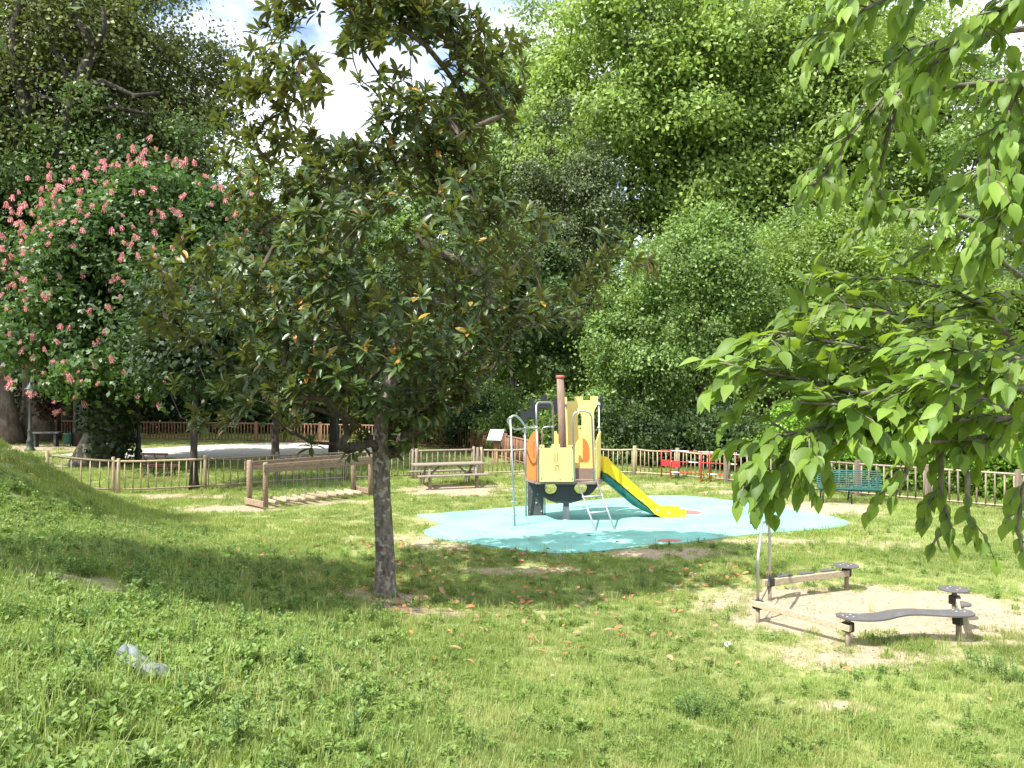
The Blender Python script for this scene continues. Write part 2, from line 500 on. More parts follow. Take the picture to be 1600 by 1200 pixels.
def quads_mesh(name, V, F, mat, parent=None, smooth=False, uv=None, kind=None, off=None):
    """V (n,3), F (m,4) numpy"""
    me = bpy.data.meshes.new(name)
    V = np.asarray(V, np.float32)
    if off is not None: V = V - np.asarray(off, np.float32)
    elif parent is not None: V = V - np.array(origin(parent), np.float32)
    F = np.asarray(F, np.int32)
    k = F.shape[1]
    me.vertices.add(len(V)); me.vertices.foreach_set('co', V.ravel().astype(np.float32))
    me.loops.add(F.size); me.loops.foreach_set('vertex_index', F.ravel())
    me.polygons.add(len(F))
    me.polygons.foreach_set('loop_start', np.arange(0, F.size, k, dtype=np.int32))
    if smooth: me.polygons.foreach_set('use_smooth', np.ones(len(F), bool))
    me.update(calc_edges=True)
    if uv is not None:
        ul = me.uv_layers.new(name='leaf')
        ul.data.foreach_set('uv', uv[F.ravel()].astype(np.float32).ravel())
    me.materials.append(MATS[mat])
    o = bpy.data.objects.new(name, me)
    COL.objects.link(o)
    if parent is not None: o.parent = parent
    if kind: o['kind'] = kind
    return o

def norm(a):
    return a / np.maximum(np.linalg.norm(a, axis=1, keepdims=True), 1e-9)

def place(tv, tf, pos, tip, nrm, size, width=None):
    """copies a leaf template (x across, y along, z normal) to each position"""
    tip = norm(tip); nrm = nrm - tip * np.sum(nrm * tip, 1, keepdims=True); nrm = norm(nrm)
    side = np.cross(tip, nrm)
    n, k = len(pos), len(tv)
    w = size if width is None else width
    V = (pos[:, None, :] + tv[None, :, 0:1] * (side * w[:, None])[:, None, :] + tv[None, :, 1:2] * (tip * size[:, None])[:, None, :]
         + tv[None, :, 2:3] * (nrm * size[:, None])[:, None, :])
    F = (tf[None] + (np.arange(n) * k)[:, None, None])
    return V.reshape(-1, 3), F.reshape(-1, tf.shape[1])

RH_V = np.array([(0, 0, 0), (.32, .42, .05), (0, 1, -.1), (-.32, .42, .05)], float)
RH_F = np.array([(0, 1, 2, 3)])
# a little lobed leaf, three rhombs fanned from the stalk (planes, maples)
def fan_template(angs, lens, w=.3):
    vs, fs = [], []
    for a, L in zip(angs, lens):
        c, s = math.cos(a), math.sin(a)
        o = len(vs)
        for x, y, z in ((0, 0, 0), (w * L, .5 * L, .05), (0, L, -.12), (-w * L, .5 * L, .05)):
            vs.append((x * c + y * s, -x * s + y * c, z))
        fs.append((o, o + 1, o + 2, o + 3))
    return np.array(vs), np.array(fs)
FAN3_V, FAN3_F = fan_template((-.95, 0, .95), (.8, 1, .8), .34)
FAN5_V, FAN5_F = fan_template((-1.5, -.75, 0, .75, 1.5), (.65, .9, 1, .9, .65), .17)

def leaf_template(rows, widths, fold=.12, droop=.25, serr=0):
    vs, uv, fs = [], [], []
    for i, (v, w) in enumerate(zip(rows, widths)):
        ww = w * (1 + (serr if i % 2 else -serr))
        z0 = -droop * v * v
        vs += [(-ww, v, z0 + fold * w), (0, v, z0), (ww, v, z0 + fold * w)]
        uv += [(-ww, v), (0, v), (ww, v)]
    for i in range(len(rows) - 1):
        a = i * 3
        fs += [(a, a + 1, a + 4, a + 3), (a + 1, a + 2, a + 5, a + 4)]
    return np.array(vs), np.array(fs), np.array(uv)

# ------------------------------------------------------------------ tree skeletons
def skeleton(trunk, attach_from, targets, rng, step=.6, jitter=.08, updrag=.7, curve=.35):
    nodes = [np.array(p, float) for p in trunk]
    par = [-1] + list(range(len(trunk) - 1))
    dirs = [np.array((0, 0, 1.0))] * len(trunk)
    axis_top = nodes[-1]
    ok = [i >= attach_from for i in range(len(trunk))]
    T = np.asarray(targets, float)
    ref = np.array(nodes[attach_from])
    order = np.argsort(np.linalg.norm(T - ref, axis=1))
    arr = np.array(nodes)
    okm = np.array(ok)
    for ti in order:
        t = T[ti]
        dv = t - arr
        dist = np.linalg.norm(dv, axis=1)
        hor = np.hypot(dv[:, 0], dv[:, 1])
        cost = dist + updrag * np.maximum(0, hor * .45 - dv[:, 2]) + np.where(okm, 0, 1e6)
        i = int(np.argmin(cost)); L = dist[i]
        if L < step * .3: continue
        k = max(1, int(round(L / step)))
        p0 = arr[i]; ctrl = p0 + dirs[i] * L * curve
        last = i; new = []
        for s in range(1, k + 1):
            u = s / k
            p = (1 - u) ** 2 * p0 + 2 * u * (1 - u) * ctrl + u * u * t
            if s < k: p = p + rng.normal(0, jitter * step, 3)
            d = p - (nodes[last]); dn = d / max(np.linalg.norm(d), 1e-6)
            nodes.append(p); par.append(last); dirs.append(dn); last = len(nodes) - 1
            new.append(p)
        arr = np.vstack([arr, new]); okm = np.concatenate([okm, np.ones(len(new), bool)])
    return np.array(nodes), np.array(par)

def limb_mesh(nodes, par, r_tip, r_trunk, n_trunk, expo=2.3, seg=6, mb=None, min_r=0, trunk_flare=1.5, trunk_mb=None, taper=1.2, radfn=None):
    n = len(nodes)
    acc = np.zeros(n); kids = [[] for _ in range(n)]
    for i in range(n):
        if par[i] >= 0: kids[par[i]].append(i)
    for i in range(n - 1, -1, -1):
        if acc[i] == 0: acc[i] = r_tip ** expo
        if par[i] >= 0: acc[par[i]] += acc[i]
    rad = acc ** (1 / expo)
    scale_t = r_trunk / max(rad[0], 1e-6)
    rad = np.where(rad > r_tip * 2, r_tip * 2 + (rad - r_tip * 2) * scale_t, rad * min(1, max(scale_t, .6)))
    zt = nodes[0][2]
    for i in range(n_trunk):
        h = nodes[i][2] - zt
        f = 1 + (trunk_flare - 1) * math.exp(-h / (r_trunk * 1.6))
        rad[i] = r_trunk * (1 - .85 * (i / n_trunk) ** taper) * f if radfn is None else radfn(h) * f
    for i in range(n_trunk, n):
        rad[i] = min(rad[i], rad[par[i]] * .8 if par[i] < n_trunk else rad[par[i]])
    mb = mb or MB()
    # chains
    stack = [(0, None)]
    while stack:
        i, p = stack.pop()
        chain = [i] if p is None else [p, i]
        cur = i
        while kids[cur]:
            ks = sorted(kids[cur], key=lambda k: -rad[k])
            for k in ks[1:]: stack.append((k, cur))
            cur = ks[0]; chain.append(cur)
        rs = [rad[c] for c in chain]
        if p is not None: rs[0] = min(rs[0], rs[1] * 1.25)
        if max(rs[1:] or rs) < min_r: continue
        sg = seg + 6 if max(rs) > .1 and p is None else (seg if max(rs) > r_tip * 3 else max(3, seg - 2))
        target = trunk_mb if (trunk_mb is not None and p is None) else mb
        target.tube([Vector(nodes[c]) for c in chain], rs, sg, cap=True, wob=.05 if p is None else 0)
    return mb, rad

def clump_cloud(center, rad, nclump, nleaf, clump_r, rng, inner=.35, flat=.65, zmin=-.8, seed=0, upw=.45, lobes=.22, cone=0):
    C = []
    c0 = np.array(center, float); rd = np.array(rad, float)
    while len(C) < nclump:
        u = rng.normal(0, 1, 3); u /= np.linalg.norm(u)
        if u[2] < zmin: continue
        m = 1 + lobes * mnoise.noise(Vector((u[0] * 1.7 + seed * 3.1, u[1] * 1.7, u[2] * 1.7))) * 1.6
        r = inner + (1 - inner) * rng.random() ** .55
        C.append(c0 + rd * u * r * m * np.array((1 - cone * u[2], 1 - cone * u[2], 1)))
    C = np.array(C)
    cr = clump_r * rng.uniform(.6, 1.35, nclump)
    idx = rng.choice(nclump, nleaf, p=(cr ** 2) / np.sum(cr ** 2))
    o = rng.normal(0, 1, (nleaf, 3)); o /= np.linalg.norm(o, axis=1, keepdims=True)
    rr = rng.random(nleaf) ** .42
    # uneven edge to each clump
    rr *= 1 + .35 * np.sin(o[:, 0] * 5 + idx) * np.sin(o[:, 1] * 4 + idx * 1.7)
    rr = rr * np.where(rng.random(nleaf) < .38, rng.uniform(1.0, 2.3, nleaf), 1)
    off = o * (rr * cr[idx])[:, None]; off[:, 2] *= flat
    off[:, 2] -= .15 * np.minimum((off[:, 0] ** 2 + off[:, 1] ** 2) / np.maximum(cr[idx], .1), 1.2 * cr[idx])
    pos = C[idx] + off
    outw = norm((pos - c0) / rd)
    nrm = norm(.55 * o + .35 * outw + np.array((0, 0, upw)) + rng.normal(0, .5, (nleaf, 3)))
    tip = norm(rng.normal(0, 1, (nleaf, 3)) + outw * .6 + np.array((0, 0, -.35)))
    return C, pos, nrm, tip

def far_tree(name, label, cat, base, h_trunk, center, rad, nclump, nleaf, lsize, lmat, bmat='bark_dark', trunk_r=.3, clump_r=1.5, seed=0,
             tmpl='rh', group=None, step=1.2, inner=.35, flat=.65, zmin=-.8, ntarget=None, tip_r=.03, lobes=.22, root=None, cone=0):
    rng = np.random.default_rng(1000 + seed)
    root = root or thing(name, label, cat, base, 0, group)
    C, pos, nrm, tip = clump_cloud(center, rad, nclump, nleaf, clump_r, rng, inner, flat, zmin, seed, lobes=lobes, cone=cone)
    b = np.array(base, float); c = np.array(center, float)
    n = 9
    topz = c[2] + rad[2] * .45
    tr = []
    for i in range(n):
        u = i / (n - 1)
        z = b[2] - .15 + (topz - b[2]) * u
        k = u ** 1.2
        tr.append((b[0] + (c[0] - b[0]) * k + .25 * math.sin(u * 5 + seed) * trunk_r * 2 * u, b[1] + (c[1] - b[1]) * k + .2 * math.cos(u * 4 + seed) * trunk_r * 2 * u, z))
    att = max(1, min(n - 2, int(round((h_trunk) / max(topz - b[2], .1) * (n - 1)))))
    T = C if ntarget is None else C[:ntarget]
    nd, pr = skeleton(tr, att, T, rng, step=step, jitter=.12)
    tmb, lmb = MB(), MB()
    limb_mesh(nd, pr, tip_r, trunk_r, n, mb=lmb, seg=5, trunk_mb=tmb)
    tmb.build('trunk', bmat, root)
    if lmb.v: lmb.build('limbs', bmat, root)
    tv, tf = {'rh': (RH_V, RH_F), 'fan3': (FAN3_V, FAN3_F), 'fan5': (FAN5_V, FAN5_F)}[tmpl]
    size = lsize * rng.uniform(.7, 1.25, len(pos))
    V, F = place(tv, tf, pos, tip, nrm, size)
    quads_mesh('crown', V, F, lmat, root, kind='stuff' if False else None)
    return root, C, pos

def shrub(name, label, base, rad, nleaf, lsize, lmat, seed, clump_r=.5, nclump=30, cat='shrub', group=None, tmpl='rh', hollow=.3):
    rng = np.random.default_rng(5000 + seed)
    root = thing(name, label, cat, base, 0, group)
    b = np.array(base, float)
    c = b + np.array((0, 0, rad[2] * .95))
    C, pos, nrm, tip = clump_cloud(c, rad, nclump, nleaf, clump_r, rng, hollow, .8, -1.01, seed)
    pos = pos[pos[:, 2] > b[2] - .1]
    k = len(pos)
    mb = MB()
    for i in range(min(14, nclump)):
        p = Vector(C[i]); s = Vector((b[0] + (p.x - b[0]) * .15, b[1] + (p.y - b[1]) * .15, b[2] - .1))
        m = (s + p) / 2 + Vector((0, 0, .2))
        mb.tube([s, m, p], [.05, .035, .015], 5)
    mb.build('stem', 'bark_dark', root)
    tv, tf = {'rh': (RH_V, RH_F), 'fan3': (FAN3_V, FAN3_F)}[tmpl]
    V, F = place(tv, tf, pos, tip[:k], nrm[:k], lsize * rng.uniform(.7, 1.25, k))
    quads_mesh('foliage', V, F, lmat, root)
    return root

# ================================================================== GROUND
xs = np.unique(np.concatenate([np.linspace(-400, -40, 10), np.arange(-40, -18, 2.0), np.arange(-18, 18, .25), np.arange(18, 41, 2.0), np.linspace(41, 400, 10)]))
ys = np.unique(np.concatenate([np.linspace(-120, -10, 8), np.arange(-10, 0, 1.0), np.arange(0, 32, .25), np.arange(32, 80, 2.0), np.linspace(80, 700, 12)]))
gx, gy = np.meshgrid(xs, ys)
gzv = ground_h(gx, gy)
V = np.stack([gx.ravel(), gy.ravel(), gzv.ravel()], 1)
nx, ny = len(xs), len(ys)
ii = (np.arange(ny - 1)[:, None] * nx + np.arange(nx - 1)[None]).ravel()
F = np.stack([ii, ii + 1, ii + nx + 1, ii + nx], 1)
m, n, l, b = nodes_of('ground')
MATS['ground'] = m
tc = n.new('ShaderNodeTexCoord')
at = n.new('ShaderNodeAttribute'); at.attribute_name = 'dirt'
n1 = n.new('ShaderNodeTexNoise'); n1.inputs['Scale'].default_value = .8; n1.inputs['Detail'].default_value = 9; n1.inputs['Roughness'].default_value = .65
n2 = n.new('ShaderNodeTexNoise'); n2.inputs['Scale'].default_value = 6; n2.inputs['Detail'].default_value = 12; n2.inputs['Roughness'].default_value = .8
n3 = n.new('ShaderNodeTexNoise'); n3.inputs['Scale'].default_value = 2.4; n3.inputs['Detail'].default_value = 5
for q in (n1, n2, n3): l.new(tc.outputs['Object'], q.inputs['Vector'])
r1 = n.new('ShaderNodeValToRGB')
r1.color_ramp.elements[0].position = .3; r1.color_ramp.elements[0].color = (.13, .15, .05, 1)
r1.color_ramp.elements[1].position = .72; r1.color_ramp.elements[1].color = (.36, .32, .17, 1)
e = r1.color_ramp.elements.new(.5); e.color = (.22, .24, .09, 1)
l.new(n2.outputs['Fac'], r1.inputs['Fac'])
r2 = n.new('ShaderNodeValToRGB')
r2.color_ramp.elements[0].position = .3; r2.color_ramp.elements[0].color = (.225, .17, .112, 1)
r2.color_ramp.elements[1].position = .7; r2.color_ramp.elements[1].color = (.42, .345, .245, 1)
l.new(n2.outputs['Fac'], r2.inputs['Fac'])
ma = n.new('ShaderNodeMath'); ma.operation = 'MULTIPLY_ADD'; ma.inputs[1].default_value = .9
l.new(n3.outputs['Fac'], ma.inputs[0]); l.new(at.outputs['Fac'], ma.inputs[2])
r3 = n.new('ShaderNodeMapRange'); r3.inputs['From Min'].default_value = .70; r3.inputs['From Max'].default_value = 1.05
l.new(ma.outputs[0], r3.inputs['Value'])
mx = n.new('ShaderNodeMixRGB')
l.new(r3.outputs['Result'], mx.inputs['Fac']); l.new(r1.outputs['Color'], mx.inputs['Color1']); l.new(r2.outputs['Color'], mx.inputs['Color2'])
l.new(mx.outputs['Color'], b.inputs['Base Color'])
setp(b, 'Roughness', .95); setp(b, 'Specular IOR Level', .1)
bp = n.new('ShaderNodeBump'); bp.inputs['Strength'].default_value = .5; bp.inputs['Distance'].default_value = .035
l.new(n2.outputs['Fac'], bp.inputs['Height']); l.new(bp.outputs['Normal'], b.inputs['Normal'])
ground = quads_mesh('ground', V, F, 'ground', smooth=True)
ground['kind'] = 'structure'
da = ground.data.attributes.new('dirt', 'FLOAT', 'POINT')
da.data.foreach_set('value', dirt(V[:, 0], V[:, 1]).astype(np.float32))

# pale court surface
court_px = [(85, 712), (150, 706), (240, 701), (330, 696), (430, 692), (560, 694), (600, 700), (570, 708), (470, 714), (360, 719), (250, 717), (150, 714)]
cpts = [G(*p) for p in court_px]
mb = MB(); mb.plate([[(x, y, .004) for x, y in cpts]], (0, 0, .03)); mb.build('path', 'court', kind='structure')

# blue-green rubber safety mat
mat_px = [(652, 806), (700, 802), (760, 797), (820, 792), (900, 785), (980, 778), (1030, 775), (1085, 777), (1150, 784), (1230, 795), (1300, 808), (1328, 820), (1300, 827),
          (1210, 833), (1130, 841), (1060, 850), (980, 858), (915, 864), (865, 866), (800, 859), (735, 850), (676, 841), (662, 832), (672, 826), (686, 820), (672, 812)]
def catmull(pts, k=6):
    out = []; n_ = len(pts)
    for i in range(n_):
        p0, p1, p2, p3 = (np.array(pts[(i + j) % n_], float) for j in (-1, 0, 1, 2))
        for s in range(k):
            t = s / k
            out.append(tuple(.5 * ((2 * p1) + (-p0 + p2) * t + (2 * p0 - 5 * p1 + 4 * p2 - p3) * t * t + (-p0 + 3 * p1 - 3 * p2 + p3) * t ** 3)))
    return out
mat_pts = catmull([G(*p) for p in mat_px])
m, n, l, b = nodes_of('rubber_mat')
MATS['rubber_mat'] = m
tc = n.new('ShaderNodeTexCoord')
n1 = n.new('ShaderNodeTexNoise'); n1.inputs['Scale'].default_value = 130; n1.inputs['Detail'].default_value = 2
n2 = n.new('ShaderNodeTexNoise'); n2.inputs['Scale'].default_value = .9; n2.inputs['Detail'].default_value = 8; n2.inputs['Roughness'].default_value = .65
l.new(tc.outputs['Object'], n1.inputs['Vector']); l.new(tc.outputs['Object'], n2.inputs['Vector'])
r1 = n.new('ShaderNodeValToRGB'); r1.color_ramp.elements[0].position = .35; r1.color_ramp.elements[0].color = (.175, .42, .365, 1)
r1.color_ramp.elements[1].position = .65; r1.color_ramp.elements[1].color = (.25, .54, .475, 1)
l.new(n1.outputs['Fac'], r1.inputs['Fac'])
r2 = n.new('ShaderNodeValToRGB'); r2.color_ramp.elements[0].position = .42; r2.color_ramp.elements[0].color = (1, 1, 1, 1)
r2.color_ramp.elements[1].position = .68; r2.color_ramp.elements[1].color = (.70, .66, .60, 1)
l.new(n2.outputs['Fac'], r2.inputs['Fac'])
mu = n.new('ShaderNodeMixRGB'); mu.blend_type = 'MULTIPLY'; mu.inputs['Fac'].default_value = 1
l.new(r1.outputs['Color'], mu.inputs['Color1']); l.new(r2.outputs['Color'], mu.inputs['Color2'])
l.new(mu.outputs['Color'], b.inputs['Base Color']); setp(b, 'Roughness', .9); setp(b, 'Specular IOR Level', .2)
bp = n.new('ShaderNodeBump'); bp.inputs['Strength'].default_value = .4; bp.inputs['Distance'].default_value = .004
l.new(n1.outputs['Fac'], bp.inputs['Height']); l.new(bp.outputs['Normal'], b.inputs['Normal'])
mb = MB(); mb.plate([[(x, y, -.02) for x, y in mat_pts]], (0, 0, .045))
safety = mb.build('safety_surface', 'rubber_mat', kind='structure')
def disc(name, label, px, py, r, ry=None):
    x, y = G(px, py); k = 28; ry = ry or r
    mb = MB(); mb.plate([[(x + r * math.cos(2 * math.pi * i / k), y + ry * math.sin(2 * math.pi * i / k), .022) for i in range(k)]], (0, 0, .009))
    o = mb.build(name, 'mat_red', kind='structure')
    return o
disc('rubber_spot', '', 1074, 802, .36)
disc('rubber_spot', '', 1046, 846.5, .26, .14)
def inside_poly(x, y, poly):
    x = np.asarray(x); y = np.asarray(y)
    c = np.zeros(x.shape, bool); n_ = len(poly)
    for i in range(n_):
        x1, y1 = poly[i]; x2, y2 = poly[(i + 1) % n_]
        cond = ((y1 > y) != (y2 > y)) & (x < (x2 - x1) * (y - y1) / (y2 - y1 + 1e-12) + x1)
        c ^= cond
    return c

# ================================================================== FENCES
def unit_picket(r, seg=6):
    mb = MB(); mb.tube([(0, 0, 0), (0, 0, .5), (0, 0, 1)], [r, r * .96, r], seg)
    me = bpy.data.meshes.new('picket'); me.from_pydata(mb.v, [], mb.f); me.polygons.foreach_set('use_smooth', mb.s); me.update()
    return me
def fence(name, label, pts, spacing, h, mat, pr=.019, post_r=.055, post_h=None, rail_r=.032, double=(), sag=.0, square=False, group=None, zb=.14, last_post=True):
    rng = random.Random(len(pts) * 17 + int(pts[0][0] * 10))
    x0, y0 = pts[0]
    root = thing(name, label, 'fence', (x0, y0, gz(x0, y0)), 0, group)
    o0 = Vector(root.location)
    pm = unit_picket(pr, 4 if square else 6); pm.materials.append(MATS[mat])
    post_h = post_h or h + .10
    def post(x, y, hh):
        z = gz(x, y)
        mb = MB()
        t = Vector((rng.uniform(-.012, .012), rng.uniform(-.012, .012), 0))
        if square:
            mb.box(Vector((x, y, z + hh / 2 - .15)), (post_r * 1.9, post_r * 1.9, hh + .3), rz=.2, bev=.008)
        else:
            mb.tube([(x, y, z - .3), Vector((x, y, z + hh * .5)) + t, Vector((x, y, z + hh - .012)) + t * 2, Vector((x, y, z + hh)) + t * 2], [post_r, post_r, post_r * .97, post_r * .8], 10)
        mb.build('post', mat, root)
    for i, (x, y) in enumerate(pts):
        if i == len(pts) - 1 and not last_post: break
        post(x, y, post_h + rng.uniform(-.02, .02))
        if i in double:
            a = Vector(pts[min(i + 1, len(pts) - 1)]) - Vector(pts[i - 1 if i else 0]); a.normalize()
            post(x + a.x * post_r * 2.3, y + a.y * post_r * 2.3, post_h - .04)
    for i in range(len(pts) - 1):
        a, b_ = Vector(pts[i]), Vector(pts[i + 1])
        L = (b_ - a).length; k = 6
        dv = (b_ - a) / L
        def P3(u, hh, lift=0):
            p = a + (b_ - a) * u
            return Vector((p.x, p.y, gz(p.x, p.y) + hh - sag * 4 * u * (1 - u)))
        mb = MB(); mb.tube([P3(s / k, h - .02) for s in range(k + 1)], rail_r, 4 if square else 8, smooth=not square); mb.build('top_rail', mat, root)
        mb = MB(); mb.tube([P3(s / k, zb + sag * 4 * (s / k) * (1 - s / k)) for s in range(k + 1)], rail_r * .85, 4 if square else 8, smooth=not square); mb.build('bottom_rail', mat, root)
        n_ = max(1, int((L - post_r * 2) / spacing))
        for j in range(n_):
            u = (j + .5 + (.3 if i in double and j == 0 else 0)) / n_
            p = P3(u, 0)
            o = bpy.data.objects.new('picket', pm); COL.objects.link(o); o.parent = root
            z1 = h - .03 - 0; zb_ = zb - .04
            o.location = Vector((p.x, p.y, p.z + zb_ + sag * 4 * u * (1 - u))) - o0
            o.scale = (1, 1, z1 - zb_ - sag * 4 * u * (1 - u) + 0)
            o.rotation_euler = (rng.uniform(-.012, .012), rng.uniform(-.02, .02), rng.uniform(0, 6))
    return root

def FP(*pd): return [(X(px, d), d) for px, d in pd]
fence('picket_fence', 'pale log fence with thin pickets running out from the grassy bank behind the log bridge',
      FP((75, 23.7), (177, 24.5), (320, 25.6), (432, 26.9)), .205, 1.02, 'wood_pale', double=(1,), last_post=False)
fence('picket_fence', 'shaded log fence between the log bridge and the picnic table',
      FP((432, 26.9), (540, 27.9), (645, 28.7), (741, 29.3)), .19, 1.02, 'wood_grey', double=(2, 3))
fence('picket_fence', 'log fence behind the castle tower reaching from picnic table to slide',
      FP((752, 29.4), (836, 30.0), (925, 30.0), (991, 29.6)), .16, 1.0, 'wood_pale', sag=.04, last_post=False)
fence('picket_fence', 'log fence with closely set sagging pickets behind slide and red barrier',
      FP((991, 29.6), (1058, 28.7), (1135, 27.4)), .145, 1.02, 'wood_pale', sag=.05, last_post=False, post_r=.075)
fence('picket_fence', 'square post fence behind the teal bench with bright hedge beyond it',
      FP((1135, 27.4), (1240, 25.5), (1340, 24.0), (1450, 22.7), (1592, 21.2), (1760, 19.6)), .20, 1.02, 'wood_grey', pr=.028, post_r=.062, square=True, rail_r=.035)
fence('boundary_fence', 'long reddish brown picket fence along the far side of the lawn and court',
      FP((-60, 52), (60, 50), (180, 48.5), (300, 47.5), (400, 46.5), (500, 45.5), (600, 44), (690, 42.2), (737, 40), (790, 35.6), (838, 31.5)), .2, 1.12, 'wood_red', pr=.034, post_r=.075, square=True, rail_r=.045)

# ================================================================== CASTLE TOWER WITH SLIDE
tx, ty = X(884.5, 19.95), 19.95
tower = thing('play_tower', 'yellow and orange castle play tower with chimney post, ladder, pole and yellow slide', 'playground tower', (tx, ty, 0.025))
def tube_part(name, pts, r=.021, mat='steel', parent=tower, seg=10, k=0):
    pts = [Vector(p) for p in pts]
    if k:   # round the corners
        out = [pts[0]]
        for i in range(1, len(pts) - 1):
            a, c, d_ = pts[i - 1], pts[i], pts[i + 1]
            la, lb = (c - a).length, (d_ - c).length
            q = min(k, la * .45, lb * .45)
            p0 = c + (a - c).normalized() * q; p1 = c + (d_ - c).normalized() * q
            for s in range(6):
                t = s / 5
                out.append((1 - t) ** 2 * p0 + 2 * t * (1 - t) * c + t * t * p1)
        out.append(pts[-1]); pts = out
    mb = MB(); mb.tube(pts, r, seg); return mb.build(name, mat, parent)
def panel(name, loops, d, mat, th=.022, parent=tower):
    """flat panel facing the ladder side, loops in picture units at distance d"""
    mb = MB(); mb.plate([[Q(px, py, d) for px, py in lp] for lp in loops], (0, th, 0)); return mb.build(name, mat, parent)
def joints(lst, r=.034, parent=tower):
    for p in lst:
        mb = MB(); mb.ball(p, r, 8); mb.build('joint', 'joint_grey', parent)

tube_part('centre_post', [(tx, ty, .02), (tx, ty, 1.0)], .075, 'panel_grey', seg=14)
mb = MB(); mb.lathe((tx, ty, .025), [(.13, 0), (.13, .015), (.085, .02), (.085, .32), (.08, .33)], 14); mb.build('post_sleeve', 'joint_grey', tower)
# decks
dk = [(838, 19.42), (937, 19.42), (943, 20.1), (941, 20.75), (866, 20.95), (823, 20.55), (821, 20.1)]
mb = MB(); mb.plate([[(X(a, d), d, .965) for a, d in dk]], (0, 0, .05)); mb.build('front_deck', 'deck_brown', tower)
rd = [(882, 20.14), (938, 20.14), (942, 20.75), (884, 20.9)]
mb = MB(); mb.plate([[(X(a, d), d, 1.02) for a, d in rd]], (0, 0, .24)); mb.build('rear_deck', 'deck_brown', tower)
# front battlement panel with arrow slit
panel('low_panel', [[(843, 695), (850.5, 695), (850.5, 700), (862, 700), (862, 694), (875, 694), (875, 699.5), (886, 699.5), (886, 695.5), (897, 695.5), (897, 752.5), (843, 752.5)],
                    [(867, 710), (869.5, 708.5), (870, 722), (867.6, 723)], [(868.6, 728), (871.6, 728.4), (871.8, 735.5), (868.8, 735.5)], [(865.5, 724.5), (868.5, 723.5), (869.5, 727), (867, 726.6)]], 19.38, 'panel_yellow')
mb = MB()
for px, py in ((846, 699), (846, 748), (894, 699), (894, 748), (875, 749)): mb.box(Q(px, py, 19.374), (.022, .012, .022))
mb.build('bolts', 'bolt', tower)
mb = MB()
for a_, b_, c_, d_ in ((866.2, 707, 866.8, 724), (870.6, 707, 871.2, 722), (867.6, 726.5, 872.8, 727.4), (872.4, 727, 873, 736.5), (867.4, 728, 868, 736.5)):
    mb.box((Q(a_, b_, 19.372) + Q(c_, d_, 19.372)) / 2, (max(.01, abs(X(c_ - a_ + 800, 19.37))), .006, abs(d_ - b_) * 19.37 / FPX))
mb.build('slit_outline', 'deck_brown', tower)
# tall tower panel with slit and pointed arch
arch = [(898.5, 723), (898.5, 697), (899.5, 692.5), (902, 688.5), (905.5, 685.5), (909.5, 684), (913.5, 685.8), (917.5, 690), (920, 695.5), (921.4, 702), (921.6, 716), (920.6, 721), (918.5, 723)]
slit = [(902.8, 665), (902.8, 650), (903.5, 647), (905.5, 645), (907.6, 646.5), (908.8, 650), (908.8, 665)]
panel('tall_panel', [[(882.5, 620.5), (886.2, 620.5), (886.2, 627), (897.5, 627), (897.5, 619.8), (910.8, 619.8), (910.8, 625.5), (922.5, 625.5), (922.5, 619.2), (934, 619.2), (934, 630), (932, 635),
                      (929, 640), (928, 646), (928.5, 680), (930, 731.5), (884, 731.5)], arch, slit], 20.12, 'panel_yellow')
mb = MB(); mb.plate([[Q(904.6, 669, 20.11), Q(907.4, 667.4, 20.11), Q(907.4, 670.8, 20.11)]], (0, .008, 0)); mb.build('maker_mark', 'bolt', tower)
panel('kick_plate', [[(899, 731.8), (930, 731.8), (930, 750.5), (899, 750.5)]], 20.09, 'deck_brown')
panel('rear_panel', [[(884, 668), (890, 668), (890, 672), (897, 672), (897, 668), (910.5, 668), (910.5, 738), (884, 738)]], 20.93, 'panel_yellow')
panel('rear_panel', [[(911, 668), (916, 668), (916, 672), (922, 672), (922, 668), (928, 668), (928, 738), (911, 738)]], 20.90, 'panel_orange')
panel('rear_panel', [[(866, 674), (870.5, 674), (870.5, 678), (874, 678), (874, 674), (878.5, 674), (878.5, 745), (866, 745)]], 20.85, 'panel_yellow')
# right side panel
mb = MB(); mb.plate([[Q(930.5, 749, 19.5), Q(930.5, 691, 19.5), Q(934, 679, 19.85), Q(937.5, 673.5, 20.12), Q(937.5, 745, 20.12)]], (.022, .004, 0)); mb.build('side_panel', 'panel_yellow', tower)
# left side panel in orange, with slits
def lp(u, py):  # u 0 at front post, 1 at rear-left post
    d = 19.5 + u * .62; px = 840.3 - u * 17.3
    return Q(px, py, d)
mb = MB(); mb.plate([[lp(0, 752), lp(0, 672), lp(.22, 671), lp(.22, 675), lp(.38, 674), lp(.62, 680), lp(1, 693), lp(1, 748)],
                     [lp(.30, 690), lp(.38, 690), lp(.38, 716), lp(.30, 716)], [lp(.26, 699), lp(.30, 699), lp(.30, 703), lp(.26, 703)][:0] or [lp(.60, 700), lp(.63, 700), lp(.63, 706), lp(.60, 706)]], (.02, .02, 0))
mb.build('side_panel', 'panel_orange', tower)
# chimney mast
mb = MB(); mb.tube([Q(880.5, 747, 19.86), Q(878, 660, 19.86), Q(875.3, 590, 19.86)], [.098, .094, .088], 14); mb.build('chimney_post', 'wood_chimney', tower)
mb = MB(); mb.lathe(Q(875.2, 590, 19.86), [(.10, -.01), (.108, 0), (.108, .03), (.098, .055), (.04, .06)], 14); mb.build('post_cap', 'cap_red', tower)
